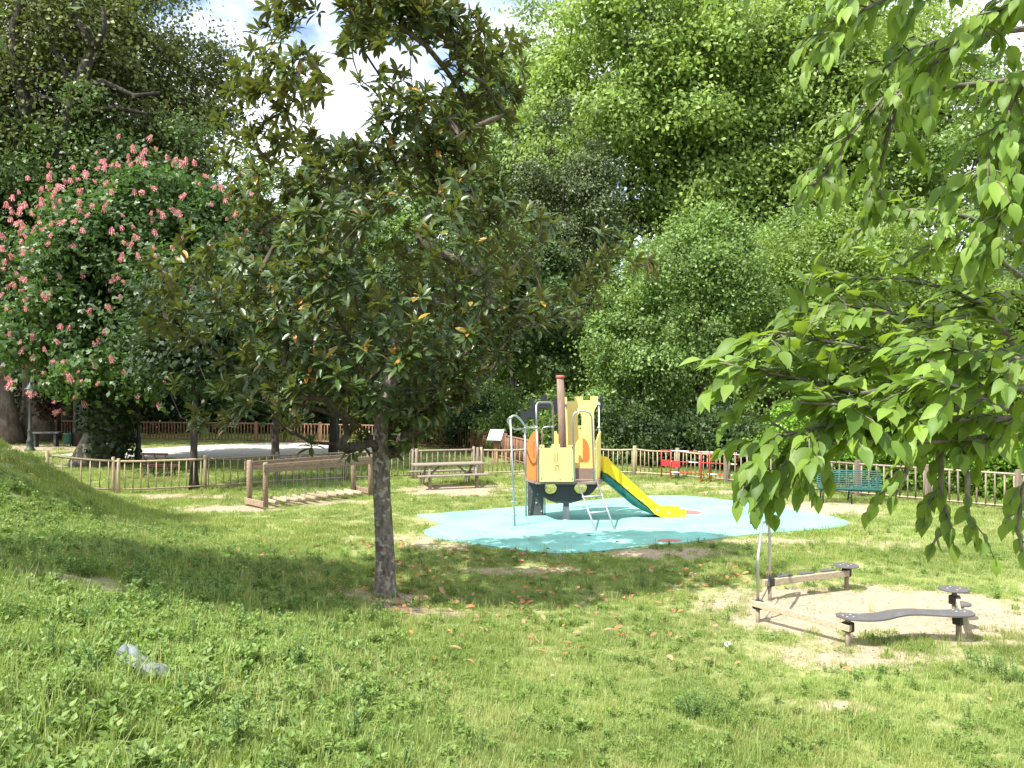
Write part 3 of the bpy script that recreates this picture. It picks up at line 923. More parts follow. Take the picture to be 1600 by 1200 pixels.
# hoops and posts
tube_part('hoop', [Q(898, 752, 19.36), Q(894.6, 642.5, 19.36), Q(924.5, 642.5, 19.36), Q(928.5, 752, 19.36)], .024, k=.2)
tube_part('frame_post', [Q(842, 754, 19.46), Q(838.5, 668, 19.46)], .024)
tube_part('frame_post', [Q(822, 808, 20.42), Q(820.3, 668, 20.2)], .024)
tube_part('frame_post', [Q(937.5, 752, 20.14), Q(935.6, 628, 20.14)], .022)
tube_part('frame_post', [Q(851.5, 806, 20.6), Q(851, 752, 20.6)], .018)
tube_part('arch_rail', [Q(838.5, 668, 19.46), Q(837.5, 628.5, 19.7), Q(863.5, 628.5, 20.3), Q(865, 752, 20.35)], .024, k=.17)
tube_part('arch_rail', [Q(847, 752, 20.4), Q(847, 667, 20.4), Q(864, 667, 20.33)], .02, k=.12)
tube_part('climbing_pole', [Q(804.5, 823.5, 19.05), Q(797.5, 652, 19.05)], .024)
tube_part('pole_rail', [Q(797.5, 652, 19.05), Q(805, 648.5, 19.1), Q(813, 655, 19.2), Q(821, 667, 19.35), Q(829, 668.6, 19.45), Q(838.5, 668, 19.46)], .026, k=.12)
tube_part('pole_rail', [Q(797.5, 652, 19.05), Q(792.5, 656, 19.2), Q(796, 664, 19.5), Q(805, 671.5, 19.9), Q(820.3, 669.5, 20.2)], .026, k=.12)
for py in (764, 784, 804.5):
    px = 797.5 + (py - 652) / 171.5 * 7
    mb = MB(); mb.tube([Q(px - 4.5, py - .5, 19.05), Q(px + 4, py + .5, 19.05)], .02, 8); mb.build('foot_peg', 'joint_grey', tower)
joints([Q(838.5, 668, 19.46), Q(820.3, 669.5, 20.2), Q(797.8, 653, 19.05), Q(864, 667, 20.33), Q(935.8, 668, 20.14), Q(936, 632, 20.12), Q(884, 633, 20.08)], .042)
# dark battlement crests
panel('crest_panel', [[(812, 638.5), (817.5, 638.5), (817.5, 643), (822.5, 643), (822.5, 639.5), (830, 639.5), (830, 643), (835.6, 643), (835.6, 638.5), (842, 638.5), (841.5, 652), (839, 667),
                       (835.5, 664), (834, 655), (832, 653), (824, 653), (822, 656), (820.5, 664), (817.5, 662), (814, 650)]], 20.75, 'panel_dark')
panel('crest_panel', [[(828.5, 622), (835, 622), (835, 629), (845, 629), (845, 617), (855, 617), (855, 629), (864, 629), (864, 622), (872.5, 622), (872, 646), (867, 646), (864, 638), (838, 638), (834, 652), (829, 650)]], 20.95, 'panel_dark')
mb = MB(); mb.plate([[Q(936.8, 642, 20.16), Q(936.8, 620, 20.16), Q(938, 618, 20.3), Q(938, 623, 20.3), Q(939.8, 622, 20.55), Q(939.8, 617, 20.55), Q(941, 617, 20.75), Q(941, 634, 20.75), Q(939, 641, 20.5)]], (.02, .003, 0)); mb.build('crest_panel', 'panel_dark', tower)
# hull-shaped panels under the deck
def circ(cx, cy_, r, k=18): return [(cx + r * math.cos(2 * math.pi * i / k), cy_ + r * math.sin(2 * math.pi * i / k)) for i in range(k)]
hull = [(835, 753.5), (838, 762), (843, 770), (850, 777), (858, 782), (868, 785.3), (880, 786.6), (892, 786.3), (904, 783), (915, 778), (925, 770), (933, 761), (937, 753.5)]
panel('hull_panel', [hull, circ(859.7, 765, 10.8), circ(908, 764.5, 10.8)], 19.62, 'panel_dark')
panel('hull_panel', [[(a * .97 + 26.5, b_ - 4) for a, b_ in hull], circ(860, 762, 10), circ(907, 761.5, 10)], 20.3, 'panel_dark')
panel('climbing_panel', [[(824.5, 751), (849.5, 751), (849.5, 805), (824.5, 807)]], 20.52, 'panel_grey', th=.03)
mb = MB()
for px, py in ((832, 769), (840, 772), (828, 800), (846, 799), (838, 786)): mb.ball(Q(px, py, 20.5), .022, 6)
mb.build('hand_holds', 'joint_grey', tower)
# ladder
lad = []
for (a, b_) in (((903, 754, 19.4), (932, 832.5, 18.33)), ((932.5, 752, 19.4), (961, 829.5, 18.55))):
    tube_part('ladder_rail', [Q(*a), Q(*b_)], .022)
    lad.append((Q(*a), Q(*b_)))
for u in (.30, .62):
    a = lad[0][0].lerp(lad[0][1], u); b_ = lad[1][0].lerp(lad[1][1], u)
    tube_part('ladder_rung', [a, b_], .024, 'joint_grey')
    joints([a, b_], .036)
# slide : side profile runs from rear deck to the ground
sA = Vector((X(939, 20.15), 20.15, 0)); sB = Vector((X(1068, 20.55), 20.55, 0))
sd = (sB - sA); sL = sd.length; sd.normalize()
sn = Vector((sd.y, -sd.x, 0))   # towards the viewer side
prof = [(0, 1.22), (.10, 1.18), (.30, 1.03), (.60, .78), (.90, .53), (1.15, .34), (1.35, .215), (1.52, .145), (1.68, .12), (sL - .02, .115)]
def SP(s, z, off): return sA + sd * s + sn * off + Vector((0, 0, z))
side_h = [.38, .40, .33, .29, .27, .24, .21, .17, .13, .11]
for off, nm in ((.20, 'slide_side'), (-.24, 'slide_side')):
    top = [SP(s, z + h_, off) for (s, z), h_ in zip(prof, side_h)]
    bot = [SP(s, z - .02 if i < 6 else max(z - .10 - .02 * (i - 6), .035), off) for i, (s, z) in enumerate(prof)]
    mb = MB(); mb.plate([bot + top[::-1]], sn * .02); mb.build(nm, 'slide_yellow', tower)
mb = MB()
for i in range(len(prof) - 1):
    (s0, z0), (s1, z1) = prof[i], prof[i + 1]
    t0 = .24 if i < 5 else max(.24 - .06 * (i - 4), .04); t1 = .24 if i + 1 < 5 else max(.24 - .06 * (i - 3), .04)
    vs = [SP(s0, z0, .195), SP(s1, z1, .195), SP(s1, z1, -.215), SP(s0, z0, -.215), SP(s0, z0 - t0, .17), SP(s1, z1 - t1, .17), SP(s1, z1 - t1, -.19), SP(s0, z0 - t0, -.19)]
    mb.add(vs, [(0, 1, 2, 3), (7, 6, 5, 4), (0, 4, 5, 1), (3, 2, 6, 7)] + ([(0, 3, 7, 4)] if i == 0 else []) + ([(1, 5, 6, 2)] if i == len(prof) - 2 else []), True)
mb.build('slide_chute', 'slide_green', tower)
for s, z in ((.62, .80), (1.0, .48), (1.4, .22), (1.72, .15)):
    mb = MB(); mb.ball(SP(s, z, .225), .026, 6); mb.build('bolt_cap', 'board_white', tower)

# ================================================================== LOG BRIDGE (climbing frame with hanging logs)
A = Vector((X(415, 21.75), 21.75, 0)); B = Vector((X(579, 24.2), 24.2, 0))
ax = (B - A).normalized(); pv = Vector((-ax.y, ax.x, 0)) * .92; LB = (B - A).length
bridge = thing('log_bridge', 'wooden frame with log rungs hanging from chains beside the log fence', 'play equipment', tuple(A))
for p in (A, A + pv, B, B + pv):
    mb = MB(); mb.tube([(p.x, p.y, -.2), (p.x, p.y, 1.24), (p.x, p.y, 1.27)], [.075, .072, .055], 12); mb.build('post', 'wood_beam', bridge)
rz = math.atan2(ax.y, ax.x)
for off in (0, 1):
    for zc in (1.05, 1.17):
        c = (A + B) / 2 + pv * off - pv.normalized() * (.0 if off else .0) + (-pv.normalized() if not off else pv.normalized()) * .075
        mb = MB(); mb.box((c.x, c.y, zc), (LB + .2, .05, .112), rz=rz, bev=.006); mb.build('beam', 'wood_beam', bridge)
for e_ in (A, B):
    c = e_ + pv / 2 + (-ax if e_ is A else ax) * .09
    mb = MB(); mb.box((c.x, c.y, .14), (.05, 1.05, .16), rz=rz, bev=.006); mb.build('beam', 'wood_beam', bridge)
cm = MB()
zz = 0.0; i = 0
while zz < .84:
    cm.box((0, 0, -zz - .025), (.013, .005, .05) if i % 2 else (.005, .013, .05)); zz += .043; i += 1
chain_me = bpy.data.meshes.new('chain'); chain_me.from_pydata(cm.v, [], cm.f); chain_me.materials.append(MATS['chain_steel']); chain_me.update()
rr_ = random.Random(3)
for i in range(10):
    u = .38 + i * (LB - .70) / 9
    c = A + ax * u
    dz = .13 + .012 * math.sin(i * 1.3); sh = rr_.uniform(-.05, .05)
    p0 = c + ax * sh + pv * .08 + Vector((0, 0, dz)); p1 = c - ax * sh + pv * .92 + Vector((0, 0, dz + rr_.uniform(-.015, .015)))
    mb = MB(); mb.tube([p0 - (p1 - p0).normalized() * .1, p0, p1, p1 + (p1 - p0).normalized() * .1], [.058, .06, .06, .058], 12); lg = mb.build('log_rung', 'wood_pale', bridge)
    for p in (p0, p1):
        o = bpy.data.objects.new('chain', chain_me); COL.objects.link(o); o.parent = bridge
        o.location = Vector((p.x, p.y, 1.0)) - Vector(bridge.location)

# ================================================================== PICNIC TABLE
pt = Vector((X(701, 26.6), 26.6, 0)); prz = math.atan2(.75, 2.35)
table = thing('picnic_table', 'weathered wooden picnic table with attached benches on a sandy patch', 'picnic table', tuple(pt), prz)
def lbox(name, c, s, mat, parent, **k):
    mb = MB(); mb.box(c, s, **k); return mb.build(name, mat, parent, world=False)
for i in range(5): lbox('tabletop_plank', (0, -.30 + i * .15, .745 + (i % 2) * .002), (2.4, .14, .045), 'wood_table', table, bev=.006)
for sy in (-1, 1):
    for k in range(2): lbox('seat_plank', (0, sy * (.66 + k * .135), .44), (2.35, .127, .042), 'wood_table', table, bev=.006)
for sx in (-.78, .78):
    lbox('cross_beam', (sx, 0, .385), (.045, 1.62, .10), 'wood_table', table, bev=.005)
    lbox('cross_beam', (sx, 0, .69), (.045, .70, .08), 'wood_table', table, bev=.005)
    for sy in (-1, 1):
        lbox('leg', (sx + .05, sy * .46, .34), (.045, .10, .80), 'wood_table', table, rx=sy * .52, bev=.005)
        lbox('leg', (sx + .0, sy * .70, .18), (.09, .09, .40), 'wood_table', table, bev=.005)
    mb = MB(); mb.box((sx * .62, 0, .53), (.55, .04, .06), ry=(.75 if sx > 0 else -.75)); mb.build('brace', 'wood_table', table, world=False)

# ================================================================== BALANCE COURSE IN THE SAND
course = thing('balance_trail', 'balance trail with wavy grey seat, wooden beams, stepping discs and bent handrail on sand', 'play equipment', (5.0, 11.8, 0))
L1, L2 = Vector((3.51, 11.42, 0)), Vector((4.05, 12.57, 0))
P4, P5, P6, P7 = Vector((4.36, 10.38, 0)), Vector((5.93, 10.62, 0)), Vector((6.36, 11.5, 0)), Vector((5.52, 13.2, 0))
tube_part('handrail', [L1, L1 + Vector((0, 0, .92)), L1 + Vector((.05, .09, 1.08)), L1.lerp(L2, .5) + Vector((-.03, 0, 1.32)), L2 + Vector((-.04, -.07, 1.25)), L2 + Vector((0, 0, 1.0)), L2], .022, parent=course, k=.14)
def leg(p, h, r=.036):
    mb = MB(); mb.tube([(p.x, p.y, -.1), (p.x, p.y, h)], r, 10); mb.build('leg', 'wood_grey', course)
def beam(a, b_, z0, z1, w=.06, hh=.085):
    a = Vector((a.x, a.y, z0)); b_ = Vector((b_.x, b_.y, z1)); d_ = b_ - a
    mb = MB(); mb.box((a + b_) / 2, (d_.length + .12, w, hh), rz=math.atan2(d_.y, d_.x), ry=-math.atan2(d_.z, math.hypot(d_.x, d_.y)), bev=.006)
    mb.build('beam', 'wood_beam2', course)
wood('wood_beam2', (.42, .36, .25), (.26, .21, .14), stretch=(1.2, 12, 12))
nb = (L1 - P4); nb = Vector((nb.y, -nb.x, 0)).normalized() * .05
beam(L1 - nb, P4 - nb, .27, .25)
beam(L2 + Vector((-.06, -.04, 0)), P7 + Vector((-.05, -.06, 0)), .29, .29, .07, .10)
beam(P5 + Vector((.07, 0, 0)), P6 + Vector((.05, 0, 0)), .27, .30, .07, .10)
for p, z in ((L1, .25), (L2, .29), (P4, .25), (P5, .27), (P6, .30), (P7, .29)):
    mb = MB(); mb.box((p.x, p.y, z), (.11, .11, .13), rz=.5, bev=.01); mb.build('bracket', 'rubber_dark', course)
leg(P4, .37); leg(P5, .37); leg(P7, .40); leg(P6, .44); leg(L1, .25, .03); leg(L2, .28, .03)
def round_plate(name, c, r, th=.02, half=False, rot=0):
    k = 28
    lp_ = [(c.x + r * math.cos(rot + (math.pi if half else 2 * math.pi) * i / (k - (1 if half else 0))), c.y + r * math.sin(rot + (math.pi if half else 2 * math.pi) * i / (k - (1 if half else 0))), c.z) for i in range(k)]
    mb = MB(); mb.plate([lp_], (0, 0, th)); o = mb.build(name, 'seat_grey', course)
    md = o.modifiers.new('bevel', 'BEVEL'); md.width = .006; md.segments = 2; md.limit_method = 'ANGLE'
    return o
def screws(cs):
    mb = MB()
    for c in cs: mb.lathe(c, [(.016, 0), (.016, .004), (.006, .007)], 8)
    mb.build('screws', 'joint_grey', course)
round_plate('stepping_disc', P7 + Vector((-.02, -.02, .40)), .20)
round_plate('stepping_disc', P6 + Vector((-.01, 0, .44)), .20)
screws([P7 + Vector((-.02 + a, -.02 + b_, .422)) for a, b_ in ((.09, 0), (-.09, 0), (0, .09), (0, -.09))] + [P6 + Vector((-.01 + a, b_, .462)) for a, b_ in ((.09, 0), (-.09, 0), (0, .09), (0, -.09))])
bd = (P7 - L2).normalized(); ba = math.atan2(bd.y, bd.x)
for u in (.24, .52, .80):
    q = L2.lerp(P7, u) + Vector((-.06, -.04, .342)); round_plate('half_step', q, .145, half=True, rot=ba + math.pi if False else ba)
q = P5.lerp(P6, .50) + Vector((.05, 0, .352)); round_plate('half_step', q, .14, half=True, rot=math.atan2((P6 - P5).y, (P6 - P5).x) + math.pi)
# wavy seat plate
wa, wb = Vector((4.22, 10.36, .37)), Vector((6.10, 10.64, .37)); wd = wb - wa; wl_ = wd.length; wd.normalize(); wp = Vector((-wd.y, wd.x, 0))
top_e, bot_e = [], []
for i in range(41):
    u = i / 40
    cen = .075 * math.sin(u * 4 * math.pi * .78 + 2.6)
    w = .165 - .03 * math.sin(u * math.pi) ** 2
    e_ = min(1, math.sqrt(max(0, 1 - (1 - min(u, 1 - u) / .085) ** 2))) if min(u, 1 - u) < .085 else 1
    p = wa + wd * (u * wl_) + wp * cen
    top_e.append(p + wp * w * e_); bot_e.append(p - wp * w * e_)
mb = MB(); mb.plate([bot_e[1:-1] + [wb + wp * .075 * math.sin(4 * math.pi * .78 + 2.6)] + top_e[1:-1][::-1] + [wa + wp * .075 * math.sin(2.6)]], (0, 0, .022)); o = mb.build('wavy_seat', 'seat_grey', course)
md = o.modifiers.new('bevel', 'BEVEL'); md.width = .006; md.segments = 2; md.limit_method = 'ANGLE'; md.angle_limit = R(50)
screws([P4 + Vector((a, b_, .393)) for a, b_ in ((-.06, .02), (.05, .05), (.05, -.05), (-.03, -.05))] + [P5 + Vector((a, b_, .393)) for a, b_ in ((-.06, .03), (.05, .05), (.05, -.05), (-.06, -.05))])
mb = MB(); mb.tube([L2 + Vector((0, 0, .42)), L2.lerp(L1, .35) + Vector((.02, 0, .28)), L1 + Vector((.05, .1, .22)), L1 + Vector((0, 0, .33))], .008, 6); mb.build('cable', 'rubber_dark', course)

# ================================================================== TEAL BENCH
def bench(label, loc, rz, width, mat, slat_n=(8, 8), name='park_bench', group=None):
    root = thing(name, label, 'bench', loc, rz, group)
    ns, nb_ = slat_n
    for i in range(ns):       # seat, front to back (front is -y)
        y = -.42 + i * (.44 / ns); z = .42 - .05 * math.sin(i / (ns - 1) * math.pi) + (.01 if i == 0 else 0)
        lbox('slat', (0, y, z), (width, .44 / ns * .62, .03), mat, root, bev=.004)
    for i in range(nb_):
        u = i / (nb_ - 1); y = .06 + u * .17; z = .46 + u * .42
        lbox('slat', (0, y, z), (width, .03, .42 / nb_ * .62), mat, root, rx=-.38, bev=.004)
    for sx in (-width / 2 + .12, 0, width / 2 - .12):
        mb = MB()
        mb.tube([(sx, -.40, 0), (sx, -.36, .2), (sx, -.40, .37), (sx, -.2, .35), (sx, .02, .38), (sx, .10, .55), (sx, .27, .92)], .022, 6)
        mb.tube([(sx, .28, 0), (sx, .12, .2), (sx, .02, .38)], .022, 6)
        mb.tube([(sx, -.38, .2), (sx, 0, .12), (sx, .2, .14)], .014, 6)
        mb.build('bench_frame', 'cast_iron', root, world=False)
    return root
bench('teal slatted park bench with dark iron legs in front of the fence', (X(1327, 23.0), 23.0, 0), R(-14), 1.75, 'bench_teal')
bench('dark red wooden bench behind the log fence near the lamp base', (X(247, 29.0), 29.0, 0), R(170), 1.1, 'wood_dark', (4, 3))

# ================================================================== RED BARRIER
barr = thing('safety_barrier', 'red and white tubular safety barrier with red plates leaning by the fence', 'barrier', (X(1090, 27.9), 27.9, 0), R(-28))
def bt(name, a, b_, mat, r=.018):
    mb = MB(); mb.tube([a, b_], r, 8); return mb.build(name, mat, barr, world=False)
W0, W1 = -1.3, 1.35
for z in (.28, .66, 1.04):
    segs = 8
    for i in range(segs):
        a = W0 + (W1 - W0) * i / segs; b_ = W0 + (W1 - W0) * (i + 1) / segs
        bt('rail', (a, 0, z), (b_, 0, z), 'barrier_red' if (i + int(z * 3)) % 3 == 0 else 'barrier_white' if i % 2 or z > 1 else 'barrier_red')
for x in (W0, -.95, .12, .42, 1.3):
    bt('upright', (x, 0, .1), (x, 0, 1.06), 'barrier_red', .022 if x < 0 else .028)
for x in (-.95, .42, .12): bt('foot', (x, -.25, .03), (x, .25, .03), 'barrier_red'); 
for x in (-.95, .42, .12): bt('foot', (x, 0, .03), (x, 0, .12), 'barrier_red')
lbox('sign_plate', (-1.13, -.04, .60), (.28, .012, .22), 'barrier_red', barr, bev=.004)
lbox('sign_plate', (-.76, -.04, .58), (.30, .012, .22), 'barrier_red', barr, bev=.004)

# ================================================================== INFO BOARDS, LAMPS, BIN, TABLE
def info_board(label, px, d, h, w, rz, mat, tilt=.75):
    root = thing('info_board', label, 'sign', (X(px, d), d, 0), rz)
    lbox('post', (0, 0, h / 2 - .08), (.16, .12, h - .16), 'wood_red', root, bev=.01)
    lbox('board', (0, -.05, h + .02), (w, .62, .03), mat, root, rx=tilt, bev=.004)
    lbox('board_back', (0, -.02, h - .01), (w + .05, .66, .02), 'panel_grey', root, rx=tilt, bev=.004)
info_board('white tilted information board on brown post behind the picnic table fence', 775, 34, 1.22, .62, R(-18), 'board_white')
info_board('thin dark tilted information board on the lawn beyond the ivy covered trunk', 199, 44, 1.25, .7, R(30), 'panel_grey', tilt=.9)
def lamp(label, px, d, h):
    root = thing('street_lamp', label, 'street lamp', (X(px, d), d, 0), 0, 'green park street lamps')
    mb = MB(); mb.lathe((0, 0, 0), [(.24, 0), (.24, .1), (.17, .16), (.15, .45), (.19, .5), (.11, .62), (.10, 1.0), (.13, 1.05), (.075, 1.15), (.055, h - .75), (.09, h - .72), (.05, h - .66)], 12); mb.build('column', 'lamp_green', root, world=False)
    mb = MB(); mb.lathe((0, 0, h - .66), [(.07, 0), (.16, .34), (.16, .36)], 6); mb.build('lantern_glass', 'frosted', root, world=False)
    mb = MB(); mb.lathe((0, 0, h - .31), [(.27, -.02), (.26, .03), (.16, .08), (.12, .2), (.05, .24), (.03, .34), (.005, .38)], 12); mb.build('lantern_cap', 'lamp_green', root, world=False)
lamp('green park lamp with lantern standing beside the big oak trunks', 47, 40.5, 3.45)
lamp('park lamp rising into the flowering chestnut beyond the dark bench', 216, 34.5, 3.6)
lamp('park lamp beyond the lawn, its head hidden by magnolia leaves', 527, 41, 3.5)
binr = thing('litter_bin', 'small green litter bin near the far court edge by chestnut trunk', 'litter bin', (X(106, 43.5), 43.5, 0))
mb = MB(); mb.lathe((0, 0, .12), [(.17, 0), (.2, .02), (.22, .55), (.24, .56), (.24, .6), (.2, .6)], 14); mb.build('bin_body', 'bin_green', binr, world=False)
mb = MB(); mb.tube([(0, .26, 0), (0, .26, .95)], .03, 8); mb.build('bin_post', 'cast_iron', binr, world=False)
tb = thing('stone_table', 'low dark table in the shade under the big oaks', 'table', (X(72, 43.5), 43.5, 0), .2)
lbox('table_top', (0, 0, .75), (1.5, .75, .08), 'panel_grey', tb, bev=.01)
for sx in (-.5, .5): lbox('leg', (sx, 0, .355), (.12, .5, .71), 'panel_grey', tb, bev=.01)

# ================================================================== HOUSE FAR BEHIND
hs = thing('house', 'house with dark slate roof glimpsed above the bushes at the edge', 'house', (X(1640, 54), 54, 0), 0)
hx, hy = X(1640, 54), 54
mb = MB(); mb.box((hx, hy + 4, 4.3), (10, 8, 8.6)); mb.build('wall', 'wall_plaster', hs)
mb = MB(); mb.add([(hx - 5.6, hy - .6, 8.5), (hx + 5.6, hy - .6, 8.5), (hx + 5.6, hy + 8.6, 8.5), (hx - 5.6, hy + 8.6, 8.5), (hx - 5.6, hy + 4, 12.3), (hx + 5.6, hy + 4, 12.3)],
                  [(3, 2, 1, 0), (0, 1, 5, 4), (2, 3, 4, 5), (0, 4, 3), (1, 2, 5)]); mb.build('roof', 'roof_slate', hs)
for wx in (-3, 0, 3):
    mb = MB(); mb.box((hx + wx, hy - .02, 6.6), (1.0, .06, 1.3)); mb.build('window', 'glass_dark', hs)

# ================================================================== MAGNOLIA
rng = np.random.default_rng(42)
MB_Z = np.array([2.35, 2.75, 3.2, 3.9, 4.6, 5.4, 6.4, 7.4, 8.4, 9.4, 10.3, 11.2])
MLt  = np.array([2.1, 3.3, 3.7, 3.9, 4.2, 3.6, 2.9, 2.8, 2.3, 2.1, 1.2, .3])
MRt  = np.array([.3, .8, 1.6, 2.3, 3.7, 3.8, 2.0, 2.2, 2.4, 1.0, .6, .2])
mx0, my0 = X(603, 12.6), 12.6
mz0 = gz(mx0, my0)
tg = []
tries = 0
while len(tg) < 1600 and tries < 200000:
    tries += 1
    z = 2.3 + (rng.random() ** .88) * 8.8
    a = rng.random() * 2 * math.pi
    lt = np.interp(z, MB_Z, MLt); rt = np.interp(z, MB_Z, MRt)
    cx_, sy_ = math.cos(a), math.sin(a)
    ext = (rt if cx_ > 0 else lt)
    dep = .5 * (lt + rt) * (.82 if sy_ > 0 else .70)
    Rr = 1 / math.sqrt((cx_ / ext) ** 2 + (sy_ / dep) ** 2)
    ns = mnoise.noise(Vector((cx_ * 1.6, sy_ * 1.6, z * .8)))
    u = (.25 + .75 * rng.random() ** .5) * (1 + .22 * ns)
    p = np.array((mx0 + cx_ * Rr * u, my0 + sy_ * Rr * u, z + .25 * u - .1))
    dens = mnoise.noise(Vector(p * .95) + Vector((3, 1, 7)))
    thr = -.13 if z < 5.8 else (.0 if z < 7.5 else .10)
    if dens < thr + rng.normal(0, .07): continue
    tg.append(p)
tg = np.array(tg)
mag = thing('magnolia_tree', 'magnolia with slim grey trunk and glossy dark leaves standing alone on the lawn', 'tree', (mx0, my0, mz0))
trunk = [(mx0 - .02, my0, mz0 - .1), (mx0 - .01, my0, mz0 + .12), (mx0 - .0, my0, mz0 + .4), (mx0 - .03, my0, 1.0), (mx0 - .07, my0, 1.7), (mx0 - .08, my0, 2.3), (mx0 - .06, my0 + .02, 2.8), (mx0 + .06, my0 + .05, 3.4), (mx0 + .12, my0 + .15, 4.1)]
nd, pr = skeleton(trunk, 5, tg, rng, step=.35, jitter=.10, updrag=1.5, curve=.45)
tmb, lmb = MB(), MB()
limb_mesh(nd, pr, .0055, .15, len(trunk), expo=2.25, seg=6, mb=lmb, trunk_mb=tmb, trunk_flare=1.6, radfn=lambda h: float(np.interp(h, [0, 2.3, 3, 5, 8, 10.3], [.15, .135, .11, .07, .05, .012])))
tmb.build('trunk', 'bark_magnolia', mag); lmb.build('limbs', 'bark_limb', mag)
MG_V, MG_F, MG_UV = leaf_template([0, .25, .55, .8, 1.0], [.012, .11, .17, .14, .015], fold=.35, droop=.22)
pos, tip, nr, sz = [], [], [], []
for p in tg:
    out = np.array((p[0] - mx0, p[1] - my0, 0.0)); out /= max(np.linalg.norm(out), .1)
    axis = out * .7 + np.array((0, 0, .75)) + rng.normal(0, .3, 3); axis /= np.linalg.norm(axis)
    tmp = np.cross(axis, (0, 0, 1.0)) if abs(axis[2]) < .95 else np.array((1.0, 0, 0)); tmp /= np.linalg.norm(tmp); bt_ = np.cross(axis, tmp)
    k = rng.integers(12, 19); ph = rng.random() * 6
    for j in range(k):
        a = ph + j * 2.4
        u = j / k
        el = .15 + 1.15 * u if rng.random() > .12 else 1.3
        dirv = (tmp * math.cos(a) + bt_ * math.sin(a)) * math.cos(el) + axis * math.sin(el)
        dirv = dirv + np.array((0, 0, -.42)) * (1 - u) + rng.normal(0, .14, 3)
        pos.append(p - axis * .10 * (1 - u) + rng.normal(0, .012, 3)); tip.append(dirv)
        nr.append(axis * 1.0 + np.array((0, 0, .5)) - dirv * .1 + rng.normal(0, .25, 3)); sz.append(rng.uniform(.17, .275) * (1 - .25 * u))
pos, tip, nr, sz = map(np.array, (pos, tip, nr, sz))
def leaf_parts(root, pos, tip, nr, sz, tv, tf, uv, mat, nparts, name='leaf', nvar=5, key=None):
    """the leaves that show largest become leaf objects sharing a few meshes, the rest one foliage part"""
    order = np.argsort(-(sz / np.linalg.norm(pos - np.array((0, 0, CAM_Z)), axis=1)) if key is None else key)
    # leaves inside the picture only
    vx = pos[:, 0] / np.maximum(pos[:, 1], .1); vz = (pos[:, 2] - CAM_Z) / np.maximum(pos[:, 1], .1)
    vis = (np.abs(vx) < .63) & (np.abs(vz) < .47) & (pos[:, 1] > 0)
    order = [i for i in order if vis[i]][:nparts]
    sel = np.zeros(len(pos), bool); sel[order] = True
    rest = ~sel
    V, F = place(tv, tf, pos[rest], tip[rest], nr[rest], sz[rest])
    quads_mesh('foliage', V, F, mat, root, smooth=True, uv=np.tile(uv, (rest.sum(), 1)), kind='stuff')
    o0 = np.array(origin(root))
    mes = []
    for i in range(nvar):
        me = bpy.data.meshes.new('leaf'); tvv = tv.copy(); tvv[:, 2] *= (.5 + .35 * i); tvv[:, 0] *= .88 + .06 * i
        me.from_pydata([tuple(v) for v in tvv], [], [tuple(int(q) for q in f) for f in tf]); me.polygons.foreach_set('use_smooth', [True] * len(tf))
        ul = me.uv_layers.new(name='leaf'); ul.data.foreach_set('uv', uv[tf.ravel()].astype(np.float32).ravel())
        me.materials.append(MATS[mat + '_single']); me.update(); mes.append(me)
    t_ = norm(tip); n_ = norm(nr - t_ * np.sum(nr * t_, 1, keepdims=True)); s_ = np.cross(t_, n_)
    for c, i in enumerate(order):
        o = bpy.data.objects.new(name, mes[c % nvar]); COL.objects.link(o); o.parent = root
        p = pos[i] - o0
        o.matrix_local = Matrix(((s_[i][0], t_[i][0], n_[i][0], p[0]), (s_[i][1], t_[i][1], n_[i][1], p[1]), (s_[i][2], t_[i][2], n_[i][2], p[2]), (0, 0, 0, 1))) @ Matrix.Diagonal((sz[i],) * 3 + (1,))
def single_variant(mat):
    """same leaf material, varied by object instead of by island"""
    m = MATS[mat].copy(); m.name = mat + '_single'
    nn, ll = m.node_tree.nodes, m.node_tree.links
    oi = nn.new('ShaderNodeObjectInfo')
    for lk in list(ll):
        if lk.from_socket.name == 'Random Per Island':
            to = lk.to_socket; ll.remove(lk); ll.new(oi.outputs['Random'], to)
    for nd_ in nn:
        if nd_.type == 'TEX_NOISE':
            mpn = nd_.inputs['Vector'].links[0]; ll.remove(mpn); ll.new(oi.outputs['Location'], nd_.inputs['Vector'])
    MATS[m.name] = m
single_variant('leaf_magnolia'); single_variant('leaf_hackberry')
leaf_parts(mag, pos, tip, nr, sz, MG_V, MG_F, MG_UV, 'leaf_magnolia', 300)

